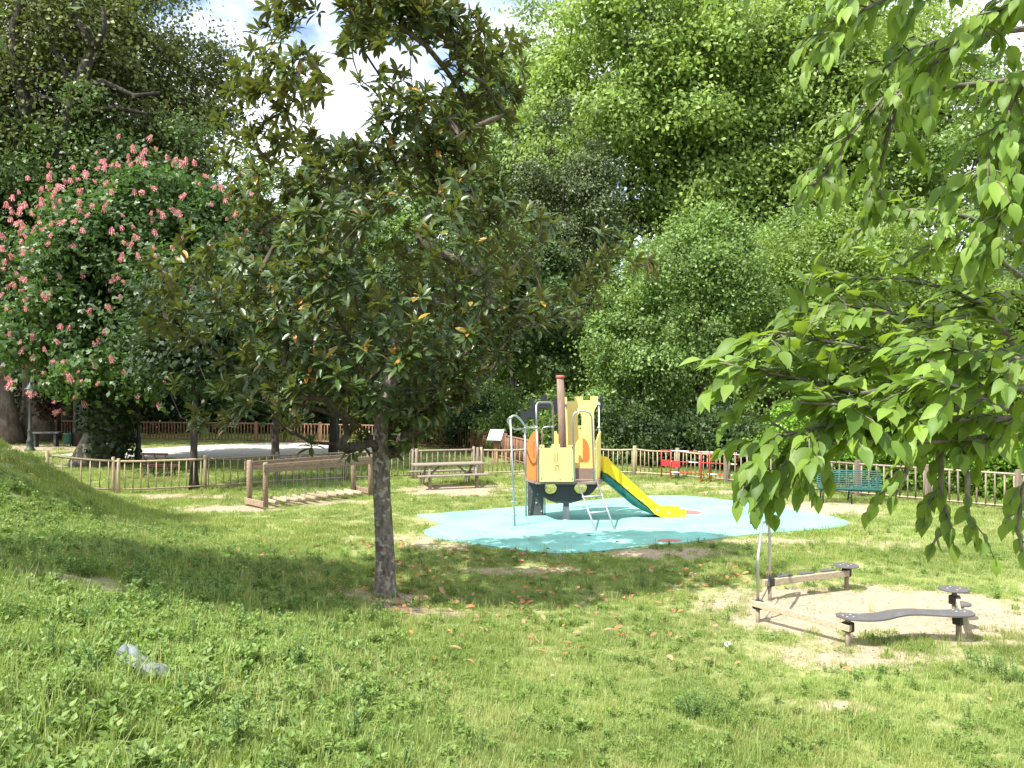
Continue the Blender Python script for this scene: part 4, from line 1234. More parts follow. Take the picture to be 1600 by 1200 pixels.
# ================================================================== HACKBERRY BOUGHS reaching in
hb = thing('hackberry_tree', 'hackberry whose leafy boughs hang in close over the sand and the bench', 'tree', (3.9, 2.6, gz(3.9, 2.6)))
rng = np.random.default_rng(77)
HB = [  # points (px, py, d) ; sub-twig count ; leaf length ; hang
    ([(1572, 638, 2.9), (1536, 625, 2.85), (1482, 647, 2.8), (1342, 654, 2.7), (1275, 668, 2.6), (1225, 680, 2.55), (1180, 695, 2.5)], 13, .09, .35),
    ([(1536, 625, 2.85), (1401, 605, 2.8), (1342, 616, 2.72), (1250, 592, 2.62), (1185, 580, 2.55), (1130, 568, 2.5)], 14, .092, .15),
    ([(1640, 590, 3.1), (1560, 545, 3.05), (1480, 515, 3.0), (1400, 492, 2.9), (1320, 476, 2.85), (1255, 485, 2.8)], 12, .085, .12),
    ([(1572, 638, 2.9), (1500, 580, 2.85), (1400, 552, 2.8), (1300, 535, 2.7), (1220, 520, 2.6), (1170, 530, 2.55)], 14, .09, .15),
    ([(1600, 560, 3.2), (1540, 480, 3.2), (1480, 450, 3.15), (1400, 436, 3.1), (1330, 436, 3.05)], 9, .08, .2),
    ([(1640, 690, 2.75), (1560, 680, 2.7), (1480, 690, 2.65), (1400, 690, 2.6), (1320, 690, 2.55), (1265, 700, 2.5)], 7, .082, .5),
    ([(1640, 620, 2.6), (1570, 600, 2.55), (1500, 605, 2.5), (1440, 590, 2.45)], 6, .09, .4),
    ([(1275, 672, 2.6), (1235, 715, 2.55), (1210, 750, 2.5), (1203, 785, 2.5)], 8, .082, .95),
    ([(1342, 654, 2.7), (1290, 700, 2.62), (1245, 735, 2.58), (1222, 760, 2.55)], 5, .082, .9),
    ([(1215, 690, 2.55), (1185, 720, 2.5), (1170, 750, 2.48)], 5, .085, .8),
    ([(1482, 647, 2.8), (1472, 700, 2.75), (1470, 760, 2.7), (1480, 810, 2.68), (1458, 850, 2.65)], 4, .078, 1),
    ([(1500, 690, 2.65), (1512, 750, 2.6), (1512, 800, 2.6), (1525, 838, 2.6)], 1, .075, 1),
    ([(1430, 690, 2.65), (1415, 740, 2.62), (1398, 775, 2.6)], 1, .08, 1),
    ([(1640, 700, 2.8), (1600, 760, 2.75), (1590, 820, 2.75), (1597, 862, 2.7)], 3, .075, 1),
    ([(1640, 110, 3.1), (1560, 128, 3.05), (1472, 137, 3.0), (1412, 139, 2.95), (1379, 154, 2.95), (1335, 205, 2.9), (1295, 262, 2.9), (1250, 318, 2.85)], 13, .072, 1.1),
    ([(1412, 139, 2.95), (1390, 200, 2.95), (1375, 260, 2.95), (1370, 310, 2.95)], 5, .075, 1.2),
    ([(1660, -20, 2.7), (1560, -40, 2.65), (1460, -30, 2.6), (1380, 0, 2.55), (1320, 30, 2.5), (1300, 62, 2.5)], 10, .082, .9),
    ([(1640, 40, 2.9), (1560, 50, 2.85), (1480, 60, 2.8), (1420, 80, 2.75), (1375, 110, 2.75)], 8, .08, .9),
    ([(1660, 60, 2.5), (1600, 120, 2.5), (1560, 200, 2.5), (1530, 270, 2.5), (1505, 290, 2.5)], 9, .078, .9),
    ([(1680, 180, 2.5), (1620, 240, 2.5), (1580, 310, 2.5), (1550, 360, 2.5)], 8, .078, .9),
    ([(1600, 382, 4.0), (1517, 341, 3.95), (1450, 325, 3.9), (1390, 335, 3.85), (1335, 365, 3.8)], 12, .075, .8),
    ([(1610, 445, 4.0), (1560, 405, 3.95), (1506, 364, 3.9), (1460, 380, 3.9), (1420, 410, 3.85)], 10, .075, .9),
    ([(1620, 480, 3.4), (1580, 455, 3.4), (1545, 470, 3.4), (1500, 500, 3.3)], 6, .075, .6),
    ([(1240, -60, 2.5), (1200, -40, 2.5), (1176, -12, 2.5)], 1, .085, 1),
    ([(1760, 40, 2.7), (1680, 110, 2.65), (1630, 180, 2.6), (1600, 270, 2.6), (1585, 330, 2.6)], 13, .085, 1),
    ([(1760, -80, 2.5), (1650, -30, 2.45), (1560, 20, 2.45), (1490, 70, 2.45), (1440, 120, 2.5)], 12, .088, .95),
    ([(1760, 280, 2.8), (1680, 320, 2.75), (1640, 370, 2.7)], 6, .085, .9),
    ([(1760, 520, 2.7), (1680, 540, 2.65), (1600, 560, 2.6), (1520, 560, 2.55), (1450, 545, 2.5)], 10, .09, .45),
    ([(1640, 640, 2.7), (1540, 660, 2.65), (1440, 650, 2.6), (1350, 635, 2.55), (1240, 628, 2.5)], 12, .095, .3),
]
HIGH = [([(3.6, 3.1, 5.5), (2.6, 2.7, 5.8), (1.7, 2.3, 5.75), (1.1, 2.1, 5.6), (.7, 2.0, 5.5)], 34), ([(3.6, 3.1, 5.5), (2.6, 2.3, 5.6), (1.8, 1.9, 5.55), (1.1, 1.8, 5.45)], 26), ([(3.6, 3.1, 5.5), (3.0, 2.2, 5.8), (2.3, 1.6, 5.8), (1.8, 1.4, 5.6)], 9), ([(3.6, 3.1, 5.0), (3.0, 2.5, 5.2), (2.5, 2.1, 5.2)], 8)]
trunk_top = Vector((3.7, 2.9, 4.2))
wood_mb = MB(); tmb = MB()
zb0 = gz(3.9, 2.6)
tmb.tube([(3.9, 2.6, zb0 - .2), (3.88, 2.62, zb0 + .3), (3.85, 2.7, 2.8), trunk_top, (3.6, 3.1, 5.4), (3.5, 3.3, 6.8)], [.22, .17, .15, .13, .10, .05], 14, wob=.05)
limb_starts = []
pos, tip, nr, sz = [], [], [], []
def twig_leaves(pts, L, hang, dens=.031, start=.1, end_scale=.75):
    pts = [np.array(p) for p in pts]
    seg = [np.linalg.norm(pts[i + 1] - pts[i]) for i in range(len(pts) - 1)]; tot = sum(seg)
    s = start; side = 1
    while s < tot:
        acc = 0
        for i, q in enumerate(seg):
            if acc + q >= s: break
            acc += q
        u = (s - acc) / q
        p = pts[i] + (pts[i + 1] - pts[i]) * u
        d = pts[i + 1] - pts[i]; d = d / np.linalg.norm(d)
        sd_ = np.cross(d, (0, 0, 1.0)); nn_ = np.linalg.norm(sd_); sd_ = sd_ / nn_ if nn_ > .15 else np.array((rng.normal(), rng.normal(), 0))
        t = d * .9 + sd_ * side * .6 + np.array((-.3, 0, 0)) + np.array((0, 0, -1.0)) * hang * rng.uniform(.6, 1.3) + rng.normal(0, .16, 3)
        nrm_ = np.array((0, 0, 1.0)) + t * .2 + np.array((-.1, -.35 * min(hang, 1.2), .1)) + rng.normal(0, .5, 3)
        l_ = L * rng.uniform(.75, 1.22) * (1 - (1 - end_scale) * (s / tot) ** 2)
        pos.append(p); tip.append(t); nr.append(nrm_); sz.append(l_)
        s += dens * rng.uniform(.75, 1.3) * (L / .08); side = -side
    t = pts[-1] - pts[-2]
    pos.append(pts[-1]); tip.append(t + np.array((0, 0, -.3 * hang * .1))); nr.append(np.array((-.2, -.4, 1.0))); sz.append(L * .8)
for pts_px, nsub, L, hang in HB:
    P_ = [Q(*p) for p in pts_px]
    n_ = len(P_)
    wood_mb.tube(P_, [max(.0045, .013 * (1 - i / n_)) for i in range(n_)], 6)
    twig_leaves(P_, L, hang, start=.18)
    tl = sum((P_[i + 1] - P_[i]).length for i in range(n_ - 1))
    mult = 1.9 if (hang <= .6 or pts_px[0][1] < 450) else 1.1
    for k in range(int(nsub * mult)):
        u = (.12 + .85 * (k + rng.random()) / (nsub * mult)) * (n_ - 1); i = min(int(u), n_ - 2)
        p0 = P_[i].lerp(P_[i + 1], u - i)
        d = (P_[i + 1] - P_[i]).normalized()
        sdir = Vector((rng.normal(0, .6), rng.normal(0, .6), rng.normal(.1, .5)))
        dd = (d * .8 + sdir + Vector((-.15, 0, 0))).normalized()
        ln = rng.uniform(.12, .25) * (.62 if (hang > .6 and pts_px[0][1] > 600) else .8 if u > (n_ - 1) * .75 else 1)
        p1 = p0 + dd * ln * .55; p2 = p1 + (dd + Vector((0, 0, -.75 * hang - .2))).normalized() * ln * .5
        wood_mb.tube([p0, p1, p2], [.0035, .0025, .0015], 4)
        twig_leaves([p0, p1, p2], L, hang, dens=.03, start=.03)
# unseen higher boughs above the picture, shaped to shade the leaves below
for pts_w, nsub in HIGH:
    P_ = [Vector(p) for p in pts_w]; n_ = len(P_)
    wood_mb.tube(P_, [.03 - .02 * i / n_ for i in range(n_)], 6)
    for k in range(nsub * 2):
        u = (.15 + .85 * rng.random()) * (n_ - 1); i = min(int(u), n_ - 2)
        p0 = P_[i].lerp(P_[i + 1], u - i); dd = Vector((rng.normal(-.3, .7), rng.normal(-.1, .7), rng.normal(.1, .3))).normalized(); ln = rng.uniform(.3, .55)
        p1 = p0 + dd * ln * .55; p2 = p1 + (dd + Vector((0, 0, -.5))).normalized() * ln * .5
        wood_mb.tube([p0, p1, p2], [.004, .003, .0015], 4)
        twig_leaves([p0, p1, p2], .09, .7, dens=.035, start=.03)
# connect the boughs to the trunk
for a, b_ in (((1572, 638, 2.9), (3.85, 2.75, 2.9)), ((1640, 110, 3.1), (3.7, 2.95, 4.1)), ((1600, 382, 4.0), (3.75, 2.85, 3.6)), ((1610, 445, 4.0), (3.8, 2.8, 3.3)), ((1640, 590, 3.1), (3.85, 2.75, 3.0)),
             ((1660, -20, 2.7), (3.65, 3.0, 4.8)), ((1660, 60, 2.5), (3.65, 3.0, 4.5)), ((1680, 180, 2.5), (3.7, 2.9, 4.0)), ((1640, 40, 2.9), (3.6, 3.05, 4.9)), ((1640, 690, 2.75), (3.87, 2.7, 2.6)), ((1640, 700, 2.8), (3.87, 2.7, 2.65)), ((1620, 480, 3.4), (3.8, 2.8, 3.2)),
             ((1600, 560, 3.2), (3.83, 2.75, 3.05)), ((1640, 620, 2.6), (3.87, 2.7, 2.75)), ((1240, -60, 2.5), (1.9, 2.7, 5.1)), ((1660, -20, 2.7), (1.9, 2.7, 5.1))):
    p = Q(*a); q = Vector(b_); m_ = (p + q) / 2 + Vector((0, 0, .12))
    wood_mb.tube([q, m_, p], [.035, .022, .012], 6)
tmb.build('trunk', 'bark_plane', hb); wood_mb.build('boughs', 'bark_twig', hb)
pos, tip, nr, sz = map(np.array, (pos, tip, nr, sz))
rows = [0, .06, .13, .2, .28, .36, .44, .52, .6, .68, .76, .84, .91, 1.0]
wds = [.012, .11, .18, .23, .258, .27, .265, .25, .222, .185, .14, .09, .045, .006]
HK_V, HK_F, HK_UV = leaf_template(rows, wds, fold=.28, droop=.28, serr=.03)
leaf_parts(hb, pos, tip, nr, sz, HK_V, HK_F, HK_UV, 'leaf_hackberry', 300)
N_HB = len(pos)

# ================================================================== CHESTNUT IN FLOWER
cx_, cy_ = X(150, 33.5), 33.5
CC = (X(245, 33.5), 33.9, 7.0)
root, C, cpos = far_tree('chestnut_tree', 'chestnut covered in pink flower spikes, its stout trunk wrapped in ivy', 'tree', (cx_, cy_, 0), 3.4, CC, (6.3, 4.2, 4.9), 230, 76000, .19,
                   'leaf_chestnut', 'bark_oak', .75, .85, seed=1, tmpl='fan3', zmin=-.85, lobes=.2, inner=.45, cone=.14)
rng = np.random.default_rng(8)
c0 = np.array(CC); rdv = np.array((6.3, 4.2, 4.9))
fm = []
for v in range(4):
    pp, tt, nn_, ss = [], [], [], []
    for i in range(46):
        u = i / 46; r_ = .12 * (1 - u) ** .7 + .015; a = i * 2.4 + v
        pp.append((r_ * math.cos(a), r_ * math.sin(a), u * .34)); tt.append((math.cos(a), math.sin(a), .5)); nn_.append((rng.normal(), rng.normal(), 1)); ss.append(.10 * rng.uniform(.6, 1.3))
    V, F = place(RH_V * np.array((1.4, 1, 1)), RH_F, np.array(pp), np.array(tt), np.array(nn_, float), np.array(ss))
    cb = MB(); cb.tube([(0, 0, -.05), (0, 0, .1), (0, 0, .34)], [.015, .035, .01], 5)
    F = [tuple(int(i) for i in f) for f in F] + [tuple(i + len(V) for i in f) for f in cb.f]; V = np.vstack([V, np.array(cb.v)])
    me = bpy.data.meshes.new('flower_spike'); me.from_pydata([tuple(x) for x in V], [], [tuple(int(i) for i in f) for f in F]); me.materials.append(MATS['petal_pink']); fm.append(me)
outn = (cpos - c0) / rdv
cell = {}
for i, p in enumerate(cpos):
    kx = (int(p[0] / .34), int(p[2] / .34))
    if kx not in cell or cpos[cell[kx]][1] > p[1]: cell[kx] = i
cand = [i for i in cell.values() if outn[i][1] < .5 and np.linalg.norm(outn[i]) > .6]
rng.shuffle(cand)
chosen = []
for i in cand:
    if len(chosen) >= 300: break
    w = .36 + .55 * max(0, outn[i][2]) + .35 * max(0, -outn[i][0]) - .12 * max(0, outn[i][0])
    if rng.random() > w: continue
    chosen.append(cpos[i])
for j, p in enumerate(chosen):
    o = bpy.data.objects.new('flower_spike', fm[j % 4]); COL.objects.link(o); o.parent = root
    on = (p - c0) / rdv
    o.location = Vector(p + on * .12 + np.array((0, -.12, .05))) - Vector(root.location)
    o.rotation_euler = (rng.normal(0, .4) - on[1] * .3, rng.normal(0, .4) + on[0] * .3, rng.random() * 6); s = rng.uniform(.35, .7); o.scale = (s * rng.uniform(.65, 1.0), s * .8, s * rng.uniform(.9, 1.5))
# ivy on its trunk
k = 5200; a = rng.random(k) * 2 * math.pi; z = rng.random(k) ** .8 * 4.2 + .25; side = np.clip(1.0 + .35 * np.cos(a - .3), .7, 1.4)
rr2 = (.80 + .35 * np.clip((z - 1.5) / 2.5, 0, 1) + rng.random(k) * .3) * side * (1 + .3 * np.exp(-z / .5))
keep = ~((z < 1.5) & (np.cos(a) < .1))
ip = np.stack([cx_ + .05 * z + rr2 * np.cos(a), cy_ + rr2 * np.sin(a), z], 1)[keep]; kk = len(ip)
nrm_ = norm(np.stack([np.cos(a), np.sin(a), .3 + 0 * a], 1)[keep] + rng.normal(0, .4, (kk, 3)))
V, F = place(FAN3_V, FAN3_F, ip, rng.normal(0, .5, (kk, 3)) + np.array((0, 0, -.7)), nrm_, rng.uniform(.10, .2, kk))
quads_mesh('ivy', V, F, 'leaf_ivy', root)

# ================================================================== OTHER TREES
# huge oaks at the upper left
far_tree('oak_tree', 'massive oak with broad grey trunk beside the park lamp', 'tree', (X(58, 47), 47, 0), 8, (X(35, 47), 47, 19.5), (9.5, 6, 10), 150, 84000, .26, 'leaf_oak', 'bark_oak', .72, 1.9, seed=2, tip_r=.05, step=1.6, lobes=.25, inner=.5)
far_tree('oak_tree', 'old oak with crooked dark limbs against the sky above the chestnut', 'tree', (X(112, 51), 51, 0), 9, (X(205, 50), 50, 21.5), (7.0, 6, 8.5), 85, 40000, .26, 'leaf_oak', 'bark_dark', .6, 1.6, seed=3, tip_r=.06, step=1.5, lobes=.3, inner=.5)
far_tree('oak_tree', 'shaded oak trunk standing at the very edge near the dark table', 'tree', (X(15, 45.5), 45.5, 0), 7, (X(-70, 45), 45, 15), (7, 6, 9), 70, 28000, .27, 'leaf_oak', 'bark_oak', .55, 1.8, seed=4, tip_r=.05, step=1.6)
far_tree('dark_tree', 'dense dark evergreen between the oaks and the flowering chestnut', 'tree', (X(130, 44), 44, 0), 3, (X(95, 44), 44, 12.0), (8.5, 4, 8.2), 90, 46000, .24, 'leaf_shade', 'bark_dark', .4, 1.5, seed=5)
far_tree('round_tree', 'rounded green tree rising just above the chestnut flowers', 'tree', (X(262, 58), 58, 0), 6, (X(262, 58), 58, 16), (5, 4.5, 6.3), 50, 18000, .34, 'leaf_ash', 'bark_dark', .4, 1.5, seed=6)
mb = MB()
for lp_ in ([(22, 330, .5), (26, 230, .42), (40, 170, .36), (24, 110, .3), (22, 40, .24), (45, -30, .16)], [(40, 170, .3), (60, 150, .2), (95, 160, .1)], [(26, 230, .3), (5, 150, .2), (-20, 90, .15)],
            [(90, 260, .42), (118, 150, .36), (135, 100, .32), (146, 75, .28), (132, 55, .22), (118, 20, .16), (112, -20, .1)], [(146, 75, .22), (165, 40, .16), (160, 10, .1)],
            [(118, 150, .24), (95, 95, .16), (80, 70, .1)], [(125, 135, .26), (165, 130, .2), (210, 150, .14), (250, 145, .08)], [(135, 175, .2), (180, 168, .14), (230, 178, .08)]):
    mb.tube([Q(a_, b_, 42.5 + (i_ % 2) * .5) for i_, (a_, b_, r_) in enumerate(lp_)], [r_ for a_, b_, r_ in lp_], 7)
mb.build('crooked_limbs', 'bark_dark', bpy.data.objects['oak_tree.001'])
# belt behind the magnolia
for i, (px, d, top, rx, lm, nm, lb) in enumerate([
        (385, 62, 262, 5.5, 'leaf_bush', 'lime_tree', 'pale green tree seen between chestnut and magnolia'),
        (500, 64, 285, 6.5, 'leaf_plane_pale', 'lime_tree', 'light green tree behind the middle of the magnolia crown'),
        (610, 60, 255, 6.0, 'leaf_ash', 'lime_tree', 'mid green tree directly behind the magnolia stem'),
        (700, 64, 170, 5.5, 'leaf_plane_pale', 'lime_tree', 'tall light tree rising behind the magnolia towards the planes')]):
    zt = CAM_Z + (600 - top) * d / FPX
    far_tree(nm, lb, 'tree', (X(px, d), d, 0), 4, (X(px, d), d, zt * .55), (rx, 5, zt * .45), 70, 26000, .30, lm, 'bark_dark', .35, 1.6, seed=20 + i, tmpl='rh')
# dark trees with visible trunks just beyond the log fence
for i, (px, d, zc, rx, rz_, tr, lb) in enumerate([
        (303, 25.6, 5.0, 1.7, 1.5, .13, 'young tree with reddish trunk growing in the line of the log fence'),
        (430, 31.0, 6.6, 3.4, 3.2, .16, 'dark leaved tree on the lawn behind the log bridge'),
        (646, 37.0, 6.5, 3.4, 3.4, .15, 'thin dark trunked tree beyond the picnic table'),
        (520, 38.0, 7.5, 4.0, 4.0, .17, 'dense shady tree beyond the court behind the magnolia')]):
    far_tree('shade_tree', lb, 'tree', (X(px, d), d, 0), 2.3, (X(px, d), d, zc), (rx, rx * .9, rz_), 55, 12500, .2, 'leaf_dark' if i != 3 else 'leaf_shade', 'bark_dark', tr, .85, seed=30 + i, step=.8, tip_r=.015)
# plane trees
for i, (px, d, zc, rx, rz_, lm, lb, nl) in enumerate([
        (838, 68, 21.5, 6.8, 12.0, 'leaf_plane_pale', 'palest plane tree, first of the planes beside the open sky', 26000),
        (985, 60, 23.5, 8.2, 12.5, 'leaf_plane', 'tall plane tree with bright crown above the castle tower', 34000),
        (1118, 62, 23.8, 8.0, 12.5, 'leaf_plane', 'tall plane tree with dark trunk showing above the ash tree', 32000),
        (1262, 61, 22.5, 7.6, 12.5, 'leaf_plane', 'bright plane tree behind the hanging hackberry twigs', 28000),
        (1410, 66, 24, 7.4, 12.0, 'leaf_plane', 'plane tree mostly hidden by dark hackberry leaves', 20000)]):
    far_tree('plane_tree', lb, 'tree', (X(px, d), d, 0), 13, (X(px, d), d, zc), (rx, 6.5, rz_), 120, int(nl * 1.9), .36, lm, 'bark_dark', .42, 1.9, seed=40 + i, tip_r=.05, step=1.6, inner=.3, flat=.68, zmin=-.85, lobes=.3)
far_tree('pine_tree', 'sparse darker tree showing sky between its boughs at the edge', 'tree', (X(1530, 56), 56, 0), 9, (X(1530, 56), 56, 20), (6.5, 5, 8.0), 45, 13000, .34, 'leaf_ash', 'bark_dark', .35, 1.5, seed=50, tip_r=.05, flat=.35)
far_tree('holm_oak', 'grey green holm oak standing in front of the plane trees', 'tree', (X(885, 48), 48, 0), 5, (X(882, 48), 48, 14.2), (3.3, 3, 5.6), 70, 30000, .18, 'leaf_holm', 'bark_dark', .22, .9, seed=51, tip_r=.025, step=1, inner=.3)
far_tree('holm_oak', 'lower dark holm oak behind the outermost magnolia branch', 'tree', (X(800, 45), 45, 0), 3, (X(800, 45), 45, 8.4), (3.4, 3, 5.4), 60, 18000, .24, 'leaf_shade', 'bark_dark', .22, .9, seed=52, tip_r=.025, step=1)
far_tree('ash_tree', 'bushy blue green ash tree behind the castle tower and slide', 'tree', (X(1095, 38), 38, 0), 3, (X(1095, 38), 38, 7.0), (4.0, 3.4, 4.9), 110, 60000, .17, 'leaf_ash', 'bark_dark', .25, .95, seed=53, tip_r=.02, step=.9, lobes=.3)
far_tree('ash_tree', 'lower brighter ash sapling beside the big ash behind the tower', 'tree', (X(1000, 36), 36, 0), 1.5, (X(1000, 36), 36, 4.9), (2.3, 2.2, 3.6), 55, 24000, .16, 'leaf_ash', 'bark_dark', .12, .7, seed=54, tip_r=.015, step=.7)
far_tree('elm_tree', 'yellow green bushy elm behind the hackberry boughs', 'tree', (X(1320, 41), 41, 0), 3, (X(1320, 41), 41, 7.4), (5.0, 4, 6.0), 120, 58000, .18, 'leaf_bush', 'bark_dark', .25, 1.0, seed=55, tip_r=.02, step=.9)
far_tree('elm_tree', 'low elm in front of the slate roofed house', 'tree', (X(1510, 41), 41, 0), 2, (X(1510, 41), 41, 4.8), (4.2, 3.6, 4.3), 80, 32000, .18, 'leaf_bush', 'bark_dark', .2, .95, seed=56, tip_r=.02, step=.9)
far_tree('copper_tree', 'small dark red leaved tree behind the park lamp and oak trunks', 'tree', (X(92, 48), 48, 0), 1.6, (X(92, 48), 48, 3.6), (2.0, 1.8, 2.3), 30, 6000, .22, 'leaf_copper', 'bark_dark', .12, .8, seed=57, tip_r=.02)
for i, (px, d, zt, rx, lm, lb) in enumerate([(940, 52, 13.5, 4.2, 'leaf_ash', 'mid green elder tree filling the gap beside the ash'), (1205, 50, 14.5, 4.5, 'leaf_ash', 'mid green elder tree between the ash and the elm'),
                                     (1440, 52, 13.0, 4.5, 'leaf_bush', 'yellow green elder tree behind the hanging hackberry twigs'), (840, 50, 11.5, 3.8, 'leaf_ash', 'dark elder tree behind the tower battlements'), (1585, 60, 19, 5.5, 'leaf_plane', 'bright tree top at the very edge behind the hackberry')]):
    far_tree('elder_tree', lb, 'tree', (X(px, d), d, 0), 3, (X(px, d), d, zt * .52), (rx, 3, zt * .48), 70, 30000, .24, lm, 'bark_dark', .2, 1.2, seed=70 + i, tip_r=.02)
# two trees on the bank outside the picture: their shade falls on the slope
for i, (x, y, zc, r_, lb) in enumerate([(-14.8, 14.2, 8.8, 2.7, 'bank tree throwing shade down the far part of the slope'), (-9.0, 7.9, 8.6, 2.5, 'bank tree throwing shade on the slope near the magnolia')]):
    far_tree('bank_tree', lb, 'tree', (x, y, gz(x, y)), 3.5, (x, y, zc), (r_, r_, 2.0), 40, 7000, .22, 'leaf_chestnut', 'bark_dark', .16, .8, seed=60 + i, step=.8, tip_r=.015)

far_tree('elm_tree', 'leafy elm at the picture edge hiding the house wall', 'tree', (X(1625, 40), 40, 0), 2, (X(1625, 40), 40, 4.6), (3.2, 3.2, 3.9), 60, 20000, .19, 'leaf_bush', 'bark_dark', .2, .95, seed=58, tip_r=.02, step=.9)
# shrubs and hedges
sh = [
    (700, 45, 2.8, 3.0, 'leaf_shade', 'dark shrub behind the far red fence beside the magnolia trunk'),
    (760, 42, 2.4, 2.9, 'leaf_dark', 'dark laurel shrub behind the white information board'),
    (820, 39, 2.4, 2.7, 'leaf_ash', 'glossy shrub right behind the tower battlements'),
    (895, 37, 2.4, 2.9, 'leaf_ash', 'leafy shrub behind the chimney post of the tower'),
    (960, 34.5, 2.2, 2.3, 'leaf_shade', 'shaded shrub behind fence above the yellow slide'),  # this shrub and those below: canopy shade put into the darker leaf colour
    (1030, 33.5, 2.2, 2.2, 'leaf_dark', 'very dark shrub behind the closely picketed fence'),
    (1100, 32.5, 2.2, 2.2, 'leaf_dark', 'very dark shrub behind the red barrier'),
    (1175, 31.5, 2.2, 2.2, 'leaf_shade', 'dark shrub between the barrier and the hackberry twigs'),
]
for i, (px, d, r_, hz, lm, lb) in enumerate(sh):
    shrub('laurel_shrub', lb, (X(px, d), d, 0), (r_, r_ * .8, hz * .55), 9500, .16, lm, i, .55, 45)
for i, (px, d, hz, lb) in enumerate([(1260, 28.2, 2.9, 'bright green hedge bush behind the fence before the teal bench'), (1345, 27.0, 2.8, 'sunlit hedge bush directly behind the teal bench'),
                                     (1440, 25.6, 2.7, 'sunlit hedge bush behind the middle of the square post fence'), (1545, 24.2, 2.6, 'sunlit hedge bush near the reddish end post'), (1660, 22.8, 2.5, 'hedge bush beyond the reddish end post')]):
    shrub('hedge_bush', lb, (X(px, d), d, 0), (1.6, 1.1, hz * .5), 8500, .13, 'leaf_hedge', 20 + i, .45, 45)
# undergrowth beyond the far fence
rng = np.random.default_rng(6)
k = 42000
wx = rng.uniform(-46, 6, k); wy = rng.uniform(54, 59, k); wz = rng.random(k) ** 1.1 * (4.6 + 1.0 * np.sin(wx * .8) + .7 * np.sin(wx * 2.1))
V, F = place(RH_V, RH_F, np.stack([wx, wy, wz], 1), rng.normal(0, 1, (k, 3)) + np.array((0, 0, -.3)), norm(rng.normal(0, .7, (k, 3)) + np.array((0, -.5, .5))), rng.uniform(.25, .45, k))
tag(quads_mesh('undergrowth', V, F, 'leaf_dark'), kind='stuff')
# far wood closing the view
rng = np.random.default_rng(5)
k = 60000
wx = rng.uniform(-80, 80, k); wy = 76 + rng.uniform(0, 6, k) + 2 * np.sin(wx * .3)
hgt = 14.0 + 2.0 * np.sin(wx * .35) + 1.5 * np.sin(wx * .9 + 1) + np.where(wx < -12, 3, 0)
wz = rng.random(k) * hgt + rng.normal(0, .4, k)
pp = np.stack([wx, wy, wz], 1)
nn_ = norm(rng.normal(0, .7, (k, 3)) + np.array((0, -.6, .6)))
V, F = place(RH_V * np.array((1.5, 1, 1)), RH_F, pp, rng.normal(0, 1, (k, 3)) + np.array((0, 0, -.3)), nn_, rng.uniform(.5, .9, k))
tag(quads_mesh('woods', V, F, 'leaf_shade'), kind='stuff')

# ================================================================== GROUND COVER
def blade_mesh(rng_, n, h, spread, w, mat, bend=.4, name='tuft'):
    vs, fs = [], []
    for i in range(n):
        a = rng_.random() * 6.28; r0 = spread * math.sqrt(rng_.random())
        x, y = r0 * math.cos(a), r0 * math.sin(a)
        hh = h * (.5 + .7 * rng_.random()); ww = w * (.6 + .6 * rng_.random())
        da_ = rng_.random() * 6.28; bx, by = math.cos(da_), math.sin(da_); bd_ = bend * hh * rng_.random()
        sx, sy = -by * ww, bx * ww
        o = len(vs)
        vs += [(x - sx, y - sy, -.01), (x + sx, y + sy, -.01), (x + bx * bd_ * .35 + sx * .8, y + by * bd_ * .35 + sy * .8, hh * .55), (x + bx * bd_ * .35 - sx * .8, y + by * bd_ * .35 - sy * .8, hh * .55),
               (x + bx * bd_ + sx * .1, y + by * bd_ + sy * .1, hh), (x + bx * bd_ - sx * .1, y + by * bd_ - sy * .1, hh * .99)]
        fs += [(o, o + 1, o + 2, o + 3), (o + 3, o + 2, o + 4, o + 5)]
    me = bpy.data.meshes.new(name); me.from_pydata(vs, [], fs); me.materials.append(MATS[mat]); me.update()
    return me
def weed_mesh(rng_, stems, h, nl, ls, mat, spread=.05, lean=.35, tv=None, tf=None):
    P_, T_, N_, S_ = [], [], [], []
    mb = MB()
    for s in range(stems):
        a = rng_.random() * 6.28; r0 = spread * rng_.random()
        b0 = Vector((r0 * math.cos(a), r0 * math.sin(a), -.01)); hh = h * rng_.uniform(.6, 1.1); ln = lean * rng_.random() * hh
        top = b0 + Vector((math.cos(a) * ln, math.sin(a) * ln, hh)); mid = b0.lerp(top, .5) + Vector((0, 0, .06 * hh))
        mb.tube([b0, mid, top], [.003, .0025, .0012], 3, cap=False)
        for i in range(nl):
            u = .12 + .88 * i / nl
            p = (1 - u) ** 2 * b0 + 2 * u * (1 - u) * mid + u * u * top
            aa = i * 2.4 + s
            P_.append(p); T_.append((math.cos(aa), math.sin(aa), .35 + .6 * u)); N_.append((-math.cos(aa) * .4 + rng_.normal() * .2, -math.sin(aa) * .4 + rng_.normal() * .2, 1)); S_.append(ls * (1.15 - .6 * u) * rng_.uniform(.8, 1.2))
    V_, F_ = place(RH_V if tv is None else tv, RH_F if tf is None else tf, np.array(P_, float), np.array(T_, float), np.array(N_, float), np.array(S_))
    o = len(mb.v)
    mb.v += [tuple(x) for x in V_]; mb.f += [tuple(int(i) + o for i in f) for f in F_]; mb.s += [False] * len(F_)
    me = bpy.data.meshes.new('weed'); me.from_pydata(mb.v, [], mb.f); me.materials.append(MATS[mat]); me.update()
    return me
